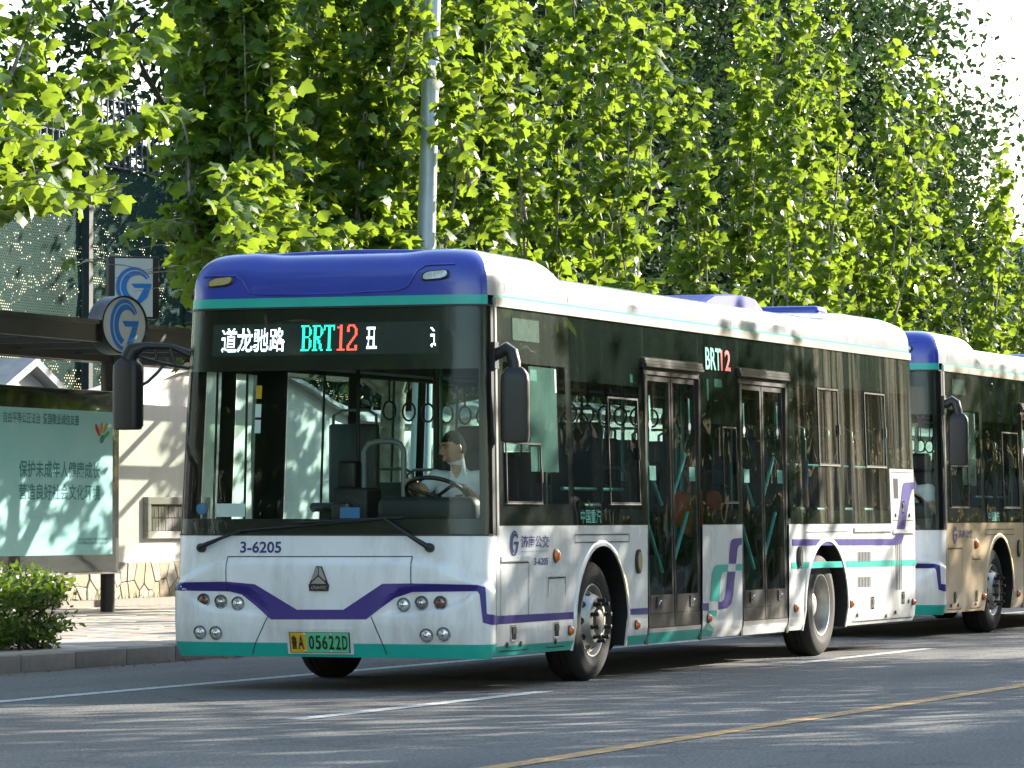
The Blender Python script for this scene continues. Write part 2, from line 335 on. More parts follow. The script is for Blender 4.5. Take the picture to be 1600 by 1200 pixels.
class SB(MB):
    """builder on the bus surface"""
    def sheet(s, s0, s1, z0, z1, d=0., st=.25, fn=None):
        n = max(1, int(abs(s1-s0)/st)); k = max(1, int(abs(z1-z0)/st)); f = fn or P
        return s.grid(lambda a, b: f(a, b, d), lin(s0, s1, n), lin(z0, z1, k))
    def slab(s, s0, s1, z0, z1, d0, d1, st=.3):
        n = max(1, int(abs(s1-s0)/st)); U = lin(s0, s1, n); vs = []; fs = []
        for u in U: vs += [P(u, z0, d0), P(u, z1, d0), P(u, z1, d1), P(u, z0, d1)]
        for i in range(n):
            for k in range(4): fs.append((i*4+k, i*4+(k+1) % 4, i*4+4+(k+1) % 4, i*4+4+k))
        fs += [(0, 1, 2, 3), (n*4, n*4+3, n*4+2, n*4+1)]
        return s.add(vs, fs)
    def ribbon(s, path, w, d=.0025, fn=None, step=.05):
        """thin strip of width w along a (s, z) polyline"""
        f = fn or P; q = [Vector(path[0])]
        for a, b in zip(path, path[1:]):
            a = Vector(a); b = Vector(b); n = max(1, int((b-a).length/step)); q += [a+(b-a)*i/n for i in range(1, n+1)]
        vs = []
        for i, p in enumerate(q):
            t = (q[min(i+1, len(q)-1)]-q[max(i-1, 0)]).normalized(); nn = Vector((-t.y, t.x))*w/2
            vs += [f(*(p+nn), d), f(*(p-nn), d)]
        return s.add(vs, [(2*i, 2*i+1, 2*i+3, 2*i+2) for i in range(len(q)-1)])
    def band(s, top, bot, d=.003, n=60, fn=None):
        """strip between two polylines given as (s, z), resampled by arc length"""
        f = fn or P
        def rs(T):
            T = [Vector(t) for t in T]; c = [0]
            for a, b in zip(T, T[1:]): c.append(c[-1]+(b-a).length)
            o = []
            for i in range(n+1):
                l = c[-1]*i/n; k = min(max(bisect.bisect_right(c, l)-1, 0), len(T)-2); t = (l-c[k])/max(1e-9, c[k+1]-c[k]); o.append(T[k].lerp(T[k+1], t))
            return o
        a, b = rs(top), rs(bot); vs = []; m = 6
        for p, q in zip(a, b): vs += [f(*p.lerp(q, k/m), d) for k in range(m+1)]; w = m+1
        return s.add(vs, [(w*i+k, w*i+k+1, w*i+w+k+1, w*i+w+k) for i in range(n) for k in range(m)])
    def poly(s, pts, d=.003, fn=None):
        f = fn or P; return s.add([f(a, b, d) for a, b in pts], [tuple(range(len(pts)))])
    def holes(s, x0, x1, z0, z1, ops, sg=1, d=0., st=.4):
        xs = sorted({x0, x1, *[o[0] for o in ops], *[o[1] for o in ops]}); zs = sorted({z0, z1, *[o[2] for o in ops], *[o[3] for o in ops]})
        def fine(a):
            r = []
            for p, q in zip(a, a[1:]): n = max(1, int((q-p)/st)); r += lin(p, q, n)[:-1]
            return r+[a[-1]]
        xs = fine(xs); zs = fine(zs)
        for a, b in zip(xs, xs[1:]):
            for c, e in zip(zs, zs[1:]):
                mx, mz = (a+b)/2, (c+e)/2
                if any(o[0] < mx < o[1] and o[2] < mz < o[3] for o in ops): continue
                s.add([P(sx(a, sg), c, d), P(sx(b, sg), c, d), P(sx(b, sg), e, d), P(sx(a, sg), e, d)], [(0, 1, 2, 3)])
        return s
ARCH = [(2.60, .62), (8.88, .69)]
def bottom(x, z0=.265):
    for c, r in ARCH:
        if abs(x-c) < r: return max(z0, .45+.62*math.sqrt(max(0, 1-((x-c)/r)**2)))
    return z0
def lowpanel(b, x0, x1, ztop, sg=1, d=0., z0=.265):
    xs = set(lin(x0, x1, max(2, int((x1-x0)/.3))))
    for c, r in ARCH:
        for k in range(33):
            x = c-r*math.cos(PI*k/32)
            if x0 < x < x1: xs.add(x)
        for x in (c-r-.0005, c+r+.0005):
            if x0 < x < x1: xs.add(x)
    xs = sorted(xs); n = 5; vs = []
    for x in xs:
        zb = bottom(x, z0)
        zz = [zb+(ztop-zb)*t for t in (0, .06, .14, .4, .7, 1)]
        vs += [P(sx(x, sg), z, d) for z in zz]
    return b.add(vs, [(i*6+j, i*6+j+1, (i+1)*6+j+1, (i+1)*6+j) for i in range(len(xs)-1) for j in range(5)])

def glogo(b, fn):
    """the ring-and-seven emblem in a unit box"""
    def cres(r0, r1, cx0, cx1, a0, a1, n=26):
        o = []
        for i in range(n+1):
            a = a0+(a1-a0)*i/n; o.append((cx0+r0*math.cos(a), .5+r0*math.sin(a)*1.0))
        q = []
        for i in range(n+1):
            a = a0+(a1-a0)*i/n; q.append((cx1+r1*math.cos(a), .5+r1*math.sin(a)*1.0))
        vs = [fn(*p) for pr in zip(o, q) for p in pr]
        b.add(vs, [(2*i, 2*i+1, 2*i+3, 2*i+2) for i in range(n)])
    cres(.5, .43, .5, .535, R(30), R(262)); cres(.40, .30, .545, .60, R(35), R(250))
    b.add([fn(*p) for p in [(.42, .58), (1.0, .58), (.97, .47), (.52, .47)]], [(0, 1, 2, 3)])
    b.add([fn(*p) for p in [(.78, .465), (.965, .465), (.86, .22), (.66, .06), (.48, .0), (.62, .2)]], [(0, 1, 2, 3, 4, 5)])
    return b

def circ(c, r, k, n): return (c[0]+r*math.cos(2*PI*k/n), c[1]+r*math.sin(2*PI*k/n))

# ---------------------------------------------------------------- wheels (axis along local -Y = outwards)
def make_wheel(parent, loc, rear=False, flip=False):
    w = empty('wheel', loc, PI if flip else 0, parent)
    t = MB().lathe([(.285, -.04), (.292, -.004), (.30, .004), (.33, .010), (.345, .016), (.37, .016), (.385, .011), (.43, .008), (.455, -.008), (.468, -.028), (.478, -.05), (.480, -.085), (.470, -.087), (.470, -.095), (.48, -.097), (.48, -.135), (.47, -.137), (.47, -.145), (.48, -.147), (.48, -.19), (.478, -.22), (.455, -.262), (.40, -.28), (.285, -.25)], n=56)
    t.build('tyre', RUBBER, w, smooth=30)
    if not rear:
        r = MB().lathe([(.292, -.03), (.292, -.006), (.286, .002), (.278, .0), (.268, -.022), (.262, -.045), (.250, -.055), (.235, -.045), (.215, -.012), (.198, .022), (.185, .04), (.150, .048), (.135, .05), (.128, .044), (.122, .0), (.122, -.03)], n=56)
    else:
        r = MB().lathe([(.292, -.03), (.292, -.006), (.286, .004), (.278, .002), (.268, -.018), (.262, -.055), (.256, -.12), (.250, -.165), (.236, -.185), (.17, -.175), (.13, -.165), (.12, -.13), (.11, -.085), (.09, -.07), (.0, -.066)], n=56)
    rim = r.build('rim', RIMM, w, smooth=35)
    for k in range(10):
        a = 2*PI*k/10
        if not rear:
            c = Vector((.222*math.cos(a), 0, .222*math.sin(a))); ax = Vector((math.cos(a)*.78, -.62, math.sin(a)*.78))
            h = MB().lathe([(.0, .0), (.020, .0), (.026, .003), (.030, -.004)], c+Vector((0, .022, 0))+ax*.004, ax, 14); h.build('hand_hole', BLACK, w, smooth=True)
        rr = .160 if not rear else .150; oo = -.046 if not rear else .17
        c = Vector((rr*math.cos(a+.3), oo, rr*math.sin(a+.3)))
        n = MB().lathe([(.019, -.005), (.019, .012), (.015, .016), (.014, .038), (.018, .042), (.018, .058), (.0, .062)] if not rear else [(.015, 0), (.015, .03), (.0, .034)], c, (0, -1, 0), 8)
        n.build('wheel_nut', BLACK if not rear else DARKGREY, w, smooth=30)
    if not rear:
        hub = MB().lathe([(.122, -.04), (.112, .02), (.09, .03), (.085, .058), (.06, .072), (0, .074)], n=28); hub.build('hub', DARKGREY, w, smooth=35)
    return w
# ---------------------------------------------------------------- destination display characters as light dots
SERIF = {'B': ["111111..", ".11...1.", ".11...11", ".11...11", ".11...11", ".11...1.", ".11111..", ".11...1.", ".11...11", ".11...11", ".11...11", ".11...11", ".11...1.", "111111.."],
 'R': ["111111..", ".11...1.", ".11...11", ".11...11", ".11...11", ".11...1.", ".11111..", ".1111...", ".11.11..", ".11.11..", ".11..11.", ".11..11.", ".11..11.", "1111..11"],
 'T': ["11111111", "1..11..1", "1..11..1", "...11...", "...11...", "...11...", "...11...", "...11...", "...11...", "...11...", "...11...", "...11...", "...11...", "..1111.."],
 '1': ["...11...", ".1111...", "...11...", "...11...", "...11...", "...11...", "...11...", "...11...", "...11...", "...11...", "...11...", "...11...", "...11...", ".111111."],
 '2': [".11111..", "11...11.", "11....11", "11....11", "......11", "......11", ".....11.", "....11..", "...11...", "..11....", ".11.....", "11....11", "11....11", "11111111"]}
def raster(ch, n=16, bold=.012):
    V, F, ar = text2d(ch, bold, 2); V = np.array(V); T = []
    for f in F:
        for k in range(1, len(f)-1): T.append((f[0], f[k], f[k+1]))
    T = np.array(T); a, b, c = V[T[:, 0]], V[T[:, 1]], V[T[:, 2]]; G = []
    for j in range(n):
        row = ''
        for i in range(n):
            p = np.array([(i+.5)/n, 1-(j+.5)/n])
            def cr(u, v): return (v[:, 0]-u[:, 0])*(p[1]-u[:, 1])-(v[:, 1]-u[:, 1])*(p[0]-u[:, 0])
            d1, d2, d3 = cr(a, b), cr(b, c), cr(c, a)
            row += '1' if np.any(((d1 >= -1e-9) & (d2 >= -1e-9) & (d3 >= -1e-9)) | ((d1 <= 1e-9) & (d2 <= 1e-9) & (d3 <= 1e-9))) else '.'
        G.append(row)
    return G
LEDW = mat('led_white', (.72, .82, 1.0), .5, emit=1.6, var=.02); LEDG = mat('led_green', (.02, .75, .42), .5, emit=1.1, var=.02); LEDR = mat('led_red', (.95, .08, .05), .5, emit=1.1, var=.02)

def build_bus(loc, first=True):
    side_m = WHITE2 if first else GOLD
    bus = empty('bus', loc)
    # ---- front fascia, bumper band
    f = SB().grid(P, lin(-1.42, 1.42, 150), lin(.362, 1.165, 46)).build('front_fascia', WHITE, bus, smooth='all')
    def dec(b, name, m, par=f, **k): return b.build(name, m, par, **k)
    SB().grid(P, lin(-1.42, 1.42, 110), [.262, .28, .30, .33, .362]).build('bumper_band', GREEN, bus, smooth='all')
    SB().grid(lambda a, b: P(a, .262, -b), lin(-1.42, 1.42, 60), [0, .25]).build('bumper_underside', BLACK, bus)
    top = z2([(60, 505), (280, 500), (410, 512), (605, 630), (820, 630), (1000, 510), (1140, 508), (1440, 515), (1475, 525), (1483, 650), (1530, 660)])
    bot = z2([(60, 540), (290, 545), (350, 560), (485, 675), (925, 675), (1060, 575), (1140, 548), (1440, 545), (1450, 560), (1465, 690), (1500, 700), (1530, 700)])
    top[0] = (-1.36, .80); bot[0] = (-1.36, .742)
    b = SB(); b.band(top[:2], bot[:2], n=24); b.band(top[1:4], bot[1:4], n=40); b.band(top[3:5], bot[3:5], n=16); b.band(top[4:7], bot[4:7], n=40); b.band(top[6:8], bot[6:8], n=24); b.band(top[7:], bot[7:], n=46)
    dec(b, 'purple_stripe', PURPLE)
    for path in ([(-.80, 1.0), (.70, 1.006)], [(-.80, 1.0), (-.795, .735)], [(.70, 1.006), (.705, .745)], z2([(470, 662), (400, 838)]), z2([(948, 662), (1022, 838)])):
        dec(SB().ribbon(path, .007, .004), 'seam', SEAM)
    bmp = [(-1.39, .36), (1.39, .36)]
    # fleet number
    if first: text_on('3-6205', lambda u, v: P(u, v, .004), -.70, -.362, 1.028, 1.115, 'fleet_number', NAVY, f, bold=.02)
    # maker emblem
    em = empty('emblem', (0, 0, 0), 0, bus); FE = lambda d: (lambda u, v: P(-.033+u, .835+v, d))
    eb = SB().prism([(-.022, .092), (.022, .092), (.072, -.03), (.082, -.045), (.074, -.088), (-.074, -.088), (-.082, -.045), (-.072, -.03)], FE(.002), FE(.016)); eb.build('emblem_plate', INK, em)
    for tri in ([(-.018, .084), (-.004, .084), (-.004, .03), (-.052, -.01), (-.060, -.005)], [(.018, .084), (.004, .084), (.004, .03), (.052, -.01), (.060, -.005)], [(-.05, -.022), (0, .02), (.05, -.022), (.06, -.034), (-.06, -.034)]):
        SB().prism(tri, FE(.015), FE(.021)).build('emblem_facet', EMB, em)
    text_on('CNHTC', lambda u, v: P(u, v, .0185), -.095, .029, .760, .783, 'emblem_lettering', EMB, em, bold=.02, slant=.05)
    # licence plate
    lp = empty('licence_plate', (0, 0, 0), 0, bus); FPp = lambda d: (lambda u, v: P(-.03+u, .372+v, d))
    SB().prism([(-.27, -.085), (.27, -.085), (.27, .098), (-.27, .098)], FPp(.001), FPp(.012)).build('plate_holder', WHITE, lp)
    SB().prism([(-.245, -.072), (.245, -.072), (.245, .072), (-.245, .072)], FPp(.011), FPp(.018)).build('plate_rim', INK, lp)
    SB().poly([(-.268, .303), (-.138, .303), (-.138, .441), (-.268, .441)], .0195).build('plate_province_field', PLATEY, lp)
    SB().poly([(-.138, .303), (.208, .303), (.208, .441), (-.138, .441)], .0195).build('plate_number_field', PLATEG, lp)
    plate = lambda u, v: P(u, v, .0215)
    if first: text_on('鲁', plate, -.258, -.212, .325, .42, 'plate_character', INK, lp, bold=.02); text_on('A', plate, -.205, -.155, .325, .42, 'plate_character', INK, lp, bold=.02)
    for i, ch in enumerate('05622D' if first else ''): text_on(ch, plate, -.115+i*.054, -.115+i*.054+.043, .325, .42, 'plate_character', INK, lp, bold=.02)
    for (u, v) in ((-.15, .43), (.06, .43), (-.15, .312), (.06, .312)):
        MB().lathe([(.010, 0), (.008, .004), (0, .005)], P(u, v, .0205), (-1, 0, 0), 10).build('plate_screw', CHROME, lp)
    # lamps on the front
    def lamp(s_, z_, r, m):
        h = empty('headlight', (0, 0, 0), 0, bus); c = P(s_, z_, 0.); n = (P(s_, z_, .1)-P(s_, z_, 0)).normalized(); n = (n+Vector((-.5, 0, 0))).normalized()
        MB().lathe([(r*1.18, -.03), (r*1.18, .008), (r*1.12, .014), (r*1.0, .012), (r*.97, -.01)], c, n, 28).build('lamp_bezel', LENSD, h, smooth=40)
        MB().lathe([(r*.98, .0), (r*.9, .008), (r*.6, .013), (0, .015)], c, n, 24).build('lamp_lens', m, h, smooth='all')
        MB().lathe([(r*.35, .013), (r*.3, .0165), (0, .017)], c, n, 14).build('lamp_bulb', CHROME if m is not LENSR else DARKRED, h, smooth='all')
    for q, m in (((-1.003, .670), LENSR), ((-.856, .661), LENSD), ((-.715, .648), LENS), ((-1.017, .432), LENS), ((-.884, .429), LENS), ((.632, .648), LENS), ((.774, .663), LENSD), ((.923, .664), LENSR), ((.823, .426), LENS), ((.955, .437), LENS)):
        lamp(q[0], q[1], .046, m)
    # ---- windscreen
    SB().grid(P, lin(-1.335, 1.335, 60), lin(1.168, 2.872, 24)).build('windscreen', G_WS, bus, smooth='all')
    b = SB(); D = -.012
    for (a0, a1, c0, c1) in ((-1.34, 1.34, 2.40, 2.873), (-1.34, 1.34, 1.165, 1.285), (-1.34, -1.265, 1.285, 2.40), (1.215, 1.34, 1.285, 2.40)):
        b.grid(lambda u, v: P(u, v, D), lin(a0, a1, max(2, int((a1-a0)/.05))), lin(c0, c1, 4))
    b.build('windscreen_border', FRIT, bus, smooth='all')
    b = SB()
    for sg in (-1, 1): SB().slab(sg*1.335, sg*1.425, 1.165, 2.873, -.03, .004, .03).build('pillar_trim', BLACK, bus)
    SB().slab(1.395, 1.435, 1.165, 2.875, -.01, .012, .02).build('pillar_strip', ALU, bus)
    SB().slab(-1.34, 1.34, 2.866, 2.880, -.02, .006, .05).build('windscreen_seal', BLACK, bus)
    SB().slab(-1.34, 1.34, 1.158, 1.172, -.02, .005, .05).build('windscreen_seal', BLACK, bus)
    # small things on the inside of the windscreen
    MB().lathe([(0, 0), (.045, .001)], P(-1.05, 1.36, -.010), (-1, 0, 0), 20).build('inspection_sticker', MATS['sign_blue_small'] if 'sign_blue_small' in MATS else mat('sign_blue_small', (.05, .18, .40), .5), bus)
    for z_, m_ in ((2.24, 'y'), (2.10, 'w'), (1.98, 'w')): SB().sheet(-.625, -.575, z_-.05, z_+.05, -.010).build('cab_notice', PLATEY if m_ == 'y' else WHITEP, bus)
    SB().sheet(-.92, -.68, 1.30, 1.40, -.012).build('route_card', WHITEP, bus); SB().sheet(.10, .26, 1.29, 1.37, -.012).build('permit_card', MATS['sign_blue_small'], bus)
    # destination display behind the glass
    dd = empty('destination_display', (0, 0, 0), 0, bus)
    LD = lambda d: (lambda u, v: P(u, v, d))
    SB().sheet(-1.03, .90, 2.515, 2.755, -.009).build('display_panel', mat('display_panel', (.02, .028, .027), .5, var=.3, scale=90) if 'display_panel' not in MATS else MATS['display_panel'], dd)
    def led(G, s0, s1, z0, z1, m, c0=0, c1=None, keep=.62):
        nr = len(G); nc = len(G[0]); c1 = c1 or nc; b = SB()
        du = (s1-s0)/(c1-c0); dv = (z1-z0)/nr
        for j, row in enumerate(G):
            for i in range(c0, c1):
                if row[i] == '1':
                    u = s0+(i-c0)*du; v = z1-(j+1)*dv; g = (1-keep)/2
                    b.add([P(u+g*du, v+g*dv, -.006), P(u+(1-g)*du, v+g*dv, -.006), P(u+(1-g)*du, v+(1-g)*dv, -.006), P(u+g*du, v+(1-g)*dv, -.006)], [(0, 1, 2, 3)])
        b.build('display_characters', m, dd)
    for i, ch in enumerate('道龙驰路' if first else ''): led(raster(ch), -.945+i*.138, -.945+i*.138+.132, 2.545, 2.725, LEDW, keep=.85)
    for i, ch in enumerate('BRT' if first else ''): led(SERIF[ch], -.262+i*.098, -.262+i*.098+.092, 2.545, 2.740, LEDG, keep=.85)
    for i, ch in enumerate('12' if first else ''): led(SERIF[ch], .035+i*.094, .035+i*.094+.088, 2.545, 2.740, LEDR, keep=.85)
    if first: led(raster('丑'), .295, .382, 2.555, 2.72, LEDW, 3, 16, keep=.85); led(raster('道'), .828, .872, 2.56, 2.72, LEDW, 0, 5, keep=.85)
    # wipers
    for base, mid, b0, b1 in (((-1.02, 1.063), (-.694, 1.187), (-.72, 1.19), (.447, 1.283)), ((.839, 1.07), (.483, 1.283), (.62, 1.292), (-.25, 1.252))):
        w = empty('wiper', (0, 0, 0), 0, bus)
        MB().lathe([(.034, -.02), (.034, .03), (.025, .045), (0, .047)], P(*base, .01), (-1, 0, .1), 14).build('pivot', BLACK, w, smooth=40)
        c = [P(base[0]+(mid[0]-base[0])*t, base[1]+(mid[1]-base[1])*t, .045+.02*math.sin(PI*t)) for t in lin(0, 1, 8)]
        MB().tube(c, [.022, .020, .018, .016, .014, .012, .011, .010, .009], 8).build('arm', BLACK, w, smooth=50)
        c = [P(b0[0]+(b1[0]-b0[0])*t, b0[1]+(b1[1]-b0[1])*t, .022) for t in lin(0, 1, 14)]
        MB().tube(c, .009, 6).build('blade', BLACK, w, smooth=50)
    # ---- roof
    S1 = sx(BL)
    rf = empty('roof', (0, 0, 0), 0, bus)
    V = lin(0, 1, 12)+[1.25, 1.5, 1.75, 2.0]
    ring = lin(-1.30, 1.30, 80)
    SB().grid(RF, ring, V).build('front_fairing', BLUE, rf, smooth=50)
    for sg in (1, -1):
        xs = lin(1.30, sx(2.6), 30)+lin(sx(2.6), sx(9.5), 16)[1:]+lin(sx(9.5), S1, 16)[1:]
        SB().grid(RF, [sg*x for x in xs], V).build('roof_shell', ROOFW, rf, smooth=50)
        SB().grid(lambda a, c: P(a, c, .002), [sg*x for x in lin(1.40, S1, 60)], [2.938, 2.955]).build('teal_line', GREEN, rf)
        SB().slab(sg*1.40, sg*S1, 2.868, 2.937, -.01, .018, .5).build('rain_gutter', ALU if first else ALU, rf)
        for x in (.47, 1.97, 6.15, 9.78):
            b = SB(); p = [RF(sg*sx(x+.05*math.sin(v*1.5)*(1 if x < 3 else .3)), v, .002) for v in lin(0.02, 1.2, 14)]; q = [RF(sg*sx(x+.009+.05*math.sin(v*1.5)*(1 if x < 3 else .3)), v, .002) for v in lin(0.02, 1.2, 14)]
            b.add([k for pr in zip(p, q) for k in pr], [(2*i, 2*i+1, 2*i+3, 2*i+2) for i in range(14)]); b.build('seam', SEAM, rf)
    SB().grid(lambda a, c: P(a, c, .001), ring, [2.872, 2.90, 2.95]).build('fairing_green_band', GREEN, rf, smooth='all')
    if True:   # moulded ridge on the blue fairing
        def rv(s_, z_):
            v = math.asin(min(1, max(0, (z_-2.95)/.32))**(1/.72))/(PI/2); return RF(s_, v, .004)
        pth = [(-1.16, 3.10), (-1.0, 3.105), (-.86, 3.10), (-.78, 3.06), (-.72, 2.985), (-.62, 2.972), (0, 2.97), (.55, 2.985), (.64, 3.01), (.72, 3.11), (.80, 3.145), (1.05, 3.15)]
        q = [pth[0]]
        for a, c in zip(pth, pth[1:]): q += [(a[0]+(c[0]-a[0])*t, a[1]+(c[1]-a[1])*t) for t in (.25, .5, .75, 1)]
        MB().tube([rv(*k) for k in q], .007, 6).build('moulded_ridge', BLUE, rf, smooth=60)
        for s_, z_, m in ((-.985, 3.06, YELLOWLENS), (.875, 3.075, LENS)):
            g = empty('marker_light', (0, 0, 0), 0, bus)
            def ell(rx, rz, d, n=22): return [rv(s_+rx*math.copysign(abs(math.cos(2*PI*k/n))**.6, math.cos(2*PI*k/n)), z_+rz*math.copysign(abs(math.sin(2*PI*k/n))**.6, math.sin(2*PI*k/n))+.012*math.cos(2*PI*k/n))+Vector((-d, 0, d*.4)) for k in range(n)]
            n = 22; b = MB(); A_ = ell(.12, .034, .004); B_ = ell(.10, .024, .012); b.add(A_+B_, [(k, (k+1) % n, n+(k+1) % n, n+k) for k in range(n)]); b.build('light_surround', BLACK, g, smooth=50)
            MB().add(ell(.102, .026, .011), [tuple(range(n))]).build('light_lens', m, g)
    # roof equipment
    ac = empty('air_conditioner', (0, 0, 0), 0, bus)
    b = MB(); pr = [(6.5, 3.16), (7.0, 3.29), (7.6, 3.325), (8.0, 3.33), (8.2, 3.315), (8.6, 3.16)]
    for i, (x0_, z0_) in enumerate(pr):
        b.v += [(x0_, -.80, 3.14), (x0_, -.795, z0_-.012), (x0_, -.74, z0_), (x0_, .74, z0_), (x0_, .795, z0_-.012), (x0_, .80, 3.14)]
    for i in range(5):
        for k in range(5): b.f.append((i*6+k, i*6+k+1, i*6+7+k, i*6+6+k)); b.m.append(0 if i < 4 else 1)
    b.f.append(tuple(range(6))); b.m.append(0); b.f.append(tuple(range(30, 36))); b.m.append(1)
    b.build('air_conditioner_cover', [BLUEMAT, ROOFW], ac)
    b = MB().bbox((10.9, -.15, 3.27), (.35, 1.0, .20), .05); b.build('roof_vent', BLUE, rf, smooth=40)
    # ---- rear panel
    prof = [P(S1, z, 0) for z in lin(.28, 2.95, 10)]+[RF(S1, v) for v in lin(0, 1, 8)[1:]]
    prof += [Vector((p.x, -p.y, p.z)) for p in prof[::-1]]
    MB().add(prof, [tuple(range(len(prof)))]).build('rear_panel', WHITE, bus)
    MB().box((BL+.004, 0, 2.1), (.01, 2.1, .9)).build('rear_window', FRIT, bus)
    # ---- near side, lower
    ns = SB(); lowpanel(ns, .255, 3.72, 1.235); ns = ns.build('side_panel', side_m, bus, smooth=60)
    b = SB(); lowpanel(b, 5.165, 6.28, 1.235); ms = b.build('side_panel', side_m, bus, smooth=60)
    b = SB(); lowpanel(b, 7.68, BL, 1.235); rs_ = b.build('side_panel', side_m, bus, smooth=60)
    SB().sheet(sx(11.12), S1, 1.235, 1.775).build('side_panel', WHITE2, bus, smooth=60)
    fs = SB(); lowpanel(fs, .255, .50, 1.05, -1); lowpanel(fs, 1.85, BL, 1.05, -1); fs.build('side_panel', WHITE2, bus, smooth=60)
    for sg in (1, -1):
        for c, r in ARCH:
            b = SB(); A_ = [PI*k/24 for k in range(25)]; vs = []
            pr = [(c-r, .262)]+[(c-r*math.cos(a), .45+.62*math.sin(a)) for a in A_]+[(c+r, .262)]
            for x, z in pr: vs += [P(sx(x, sg), z, .0), Vector((x, -sg*.84, z))]
            b.add(vs, [(2*i, 2*i+1, 2*i+3, 2*i+2) for i in range(len(pr)-1)])
            b.add([Vector((x, -sg*.84, z)) for x, z in pr], [tuple(range(len(pr)))])
            b.build('wheel_housing', BLACK, bus)
            b = SB(); vs = []
            for x, z in pr:
                dx, dz = x-c, z-.45; l = math.hypot(dx, dz) or 1
                vs += [P(sx(x, sg), z, .001), P(sx(x, sg), z, .012), P(sx(x+dx/l*.035), z+max(0, dz)/l*.035, .012) if sg > 0 else P(sx(x+dx/l*.035, -1), z+max(0, dz)/l*.035, .012), P(sx(x+dx/l*.045, sg), z+max(0, dz)/l*.045, .001)]
            b.add(vs, [(4*i+k, 4*i+k+1, 4*i+5+k, 4*i+4+k) for i in range(len(pr)-1) for k in range(3)]); b.build('wheel_arch_lip', side_m if sg > 0 else WHITE2, bus, smooth=60)
    # stripes and green skirt
    SX = lambda a: [(sx(x), z) for x, z in a]
    if first:
        for a0, a1 in ((.255, 1.955), (3.24, 3.72)): SB().sheet(sx(a0), sx(a1), .266, .338, .002).build('green_skirt', GREEN, ns)
        st = SB(); st.band(SX([(.21, .566), (1.93, .560)]), SX([(.21, .502), (1.93, .506)]), n=24); st.build('purple_stripe', PURPLE, ns); st = SB(); st.band(SX([(3.20, .557), (3.72, .557)]), SX([(3.20, .508), (3.72, .506)]), n=6); st.build('purple_stripe', PURPLE, ns)
        for pts, m in (([(1140, 648), (1175, 648), (1175, 685), (1140, 685)], PURPLE), ([(1222, 640), (1240, 640), (1252, 625), (1258, 600), (1268, 490), (1307, 490), (1296, 610), (1286, 650), (1268, 672), (1222, 680)], PURPLE), ([(1275, 450), (1282, 350), (1288, 332), (1300, 325), (1340, 322), (1340, 355), (1328, 358), (1320, 372), (1312, 450)], PURPLE),
                       ([(1140, 815), (1140, 778), (1155, 774), (1165, 760), (1172, 685), (1218, 682), (1196, 790), (1186, 813)], GREEN), ([(1180, 638), (1190, 500), (1200, 468), (1215, 456), (1273, 453), (1268, 490), (1245, 492), (1236, 510), (1226, 638)], GREEN), ([(1312, 452), (1340, 452), (1340, 484), (1309, 484)], GREEN)):
            SB().poly(SX(z4(pts)), .003).build('stripe_figure', m, ms)
        SB().band(SX(z6([(150, 330), (780, 328)])), SX(z6([(150, 370), (800, 367)])), n=20).build('purple_stripe', PURPLE, rs_)
        t_ = z6([(780, 328), (795, 310), (808, 240), (830, 80), (836, 10), (845, -20), (860, -25), (925, -27)]); u_ = z6([(800, 367), (835, 355), (850, 300), (866, 180), (888, 60), (898, 20), (908, 16), (925, 15)])
        SB().band(SX(t_), SX(u_), n=40).build('purple_stripe', PURPLE, rs_)
        SB().band(SX(z6([(145, 474), (925, 458)])), SX(z6([(145, 514), (925, 494)])), n=24, d=.0035).build('green_stripe', GREEN, rs_)
    # hatches: outline seams, hinge rail, latches
    def rect(par, x0, x1, z0, z1, rail=True, latch=(), round_=()):
        h = empty('hatch', (0, 0, 0), 0, bus)
        for p_ in ([(x0, z0), (x0, z1)], [(x1, z0), (x1, z1)], [(x0, z1), (x1, z1)], [(x0, z0), (x1, z0)]): SB().ribbon(SX(p_), .008, .0045, step=.3).build('seam', SEAM, h)
        if rail: SB().slab(sx(x0), sx(x1), z1+.012, z1+.05, .002, .014).build('hinge_rail', side_m, h)
        for (x, z) in latch:
            SB().slab(sx(x-.055), sx(x+.055), z-.06, z+.06, .002, .007).build('latch_plate', CHROME, h); SB().slab(sx(x-.04), sx(x+.04), z-.048, z+.045, .004, .0095).build('latch_recess', INK, h)
            SB().slab(sx(x-.038), sx(x+.038), z-.005, z+.035, .009, .016).build('latch_paddle', DARKGREY, h)
        for (x, z) in round_: MB().lathe([(.022, 0), (.02, .006), (0, .007)], P(sx(x), z, .004), (0, -1, 0), 14).build('lock', INK, h)
    rect(ns, .33, .93, .30, .955, latch=[(.60, .43)], round_=[(.46, .345), (.76, .345)])
    rect(ns, 1.36, 1.75, .30, .83, latch=[(1.54, .43)], round_=[(1.53, .34)])
    rect(ns, 1.96, 3.25, 1.10, 1.16, rail=False)
    rect(rs_, 9.78, 11.10, .30, 1.145, latch=[(10.42, .47)], round_=[(9.9, .36), (10.93, .33)])
    rect(rs_, 11.16, 11.92, .30, 1.125, latch=[(11.52, .50)], round_=[(11.25, .36), (11.73, .46)])
    rect(rs_, 11.16, 11.92, 1.265, 1.74, rail=False, latch=[(11.55, 1.395)], round_=[(11.27, 1.315), (11.78, 1.315)])
    b = SB()
    for x in (8.19, 9.56): b.ribbon(SX([(x, .28), (x, 1.16)]), .007, .0045, step=.4)
    b.ribbon(SX([(8.19, 1.16), (9.56, 1.16)]), .007, .0045, step=.4); b.build('seam', SEAM, rs_)
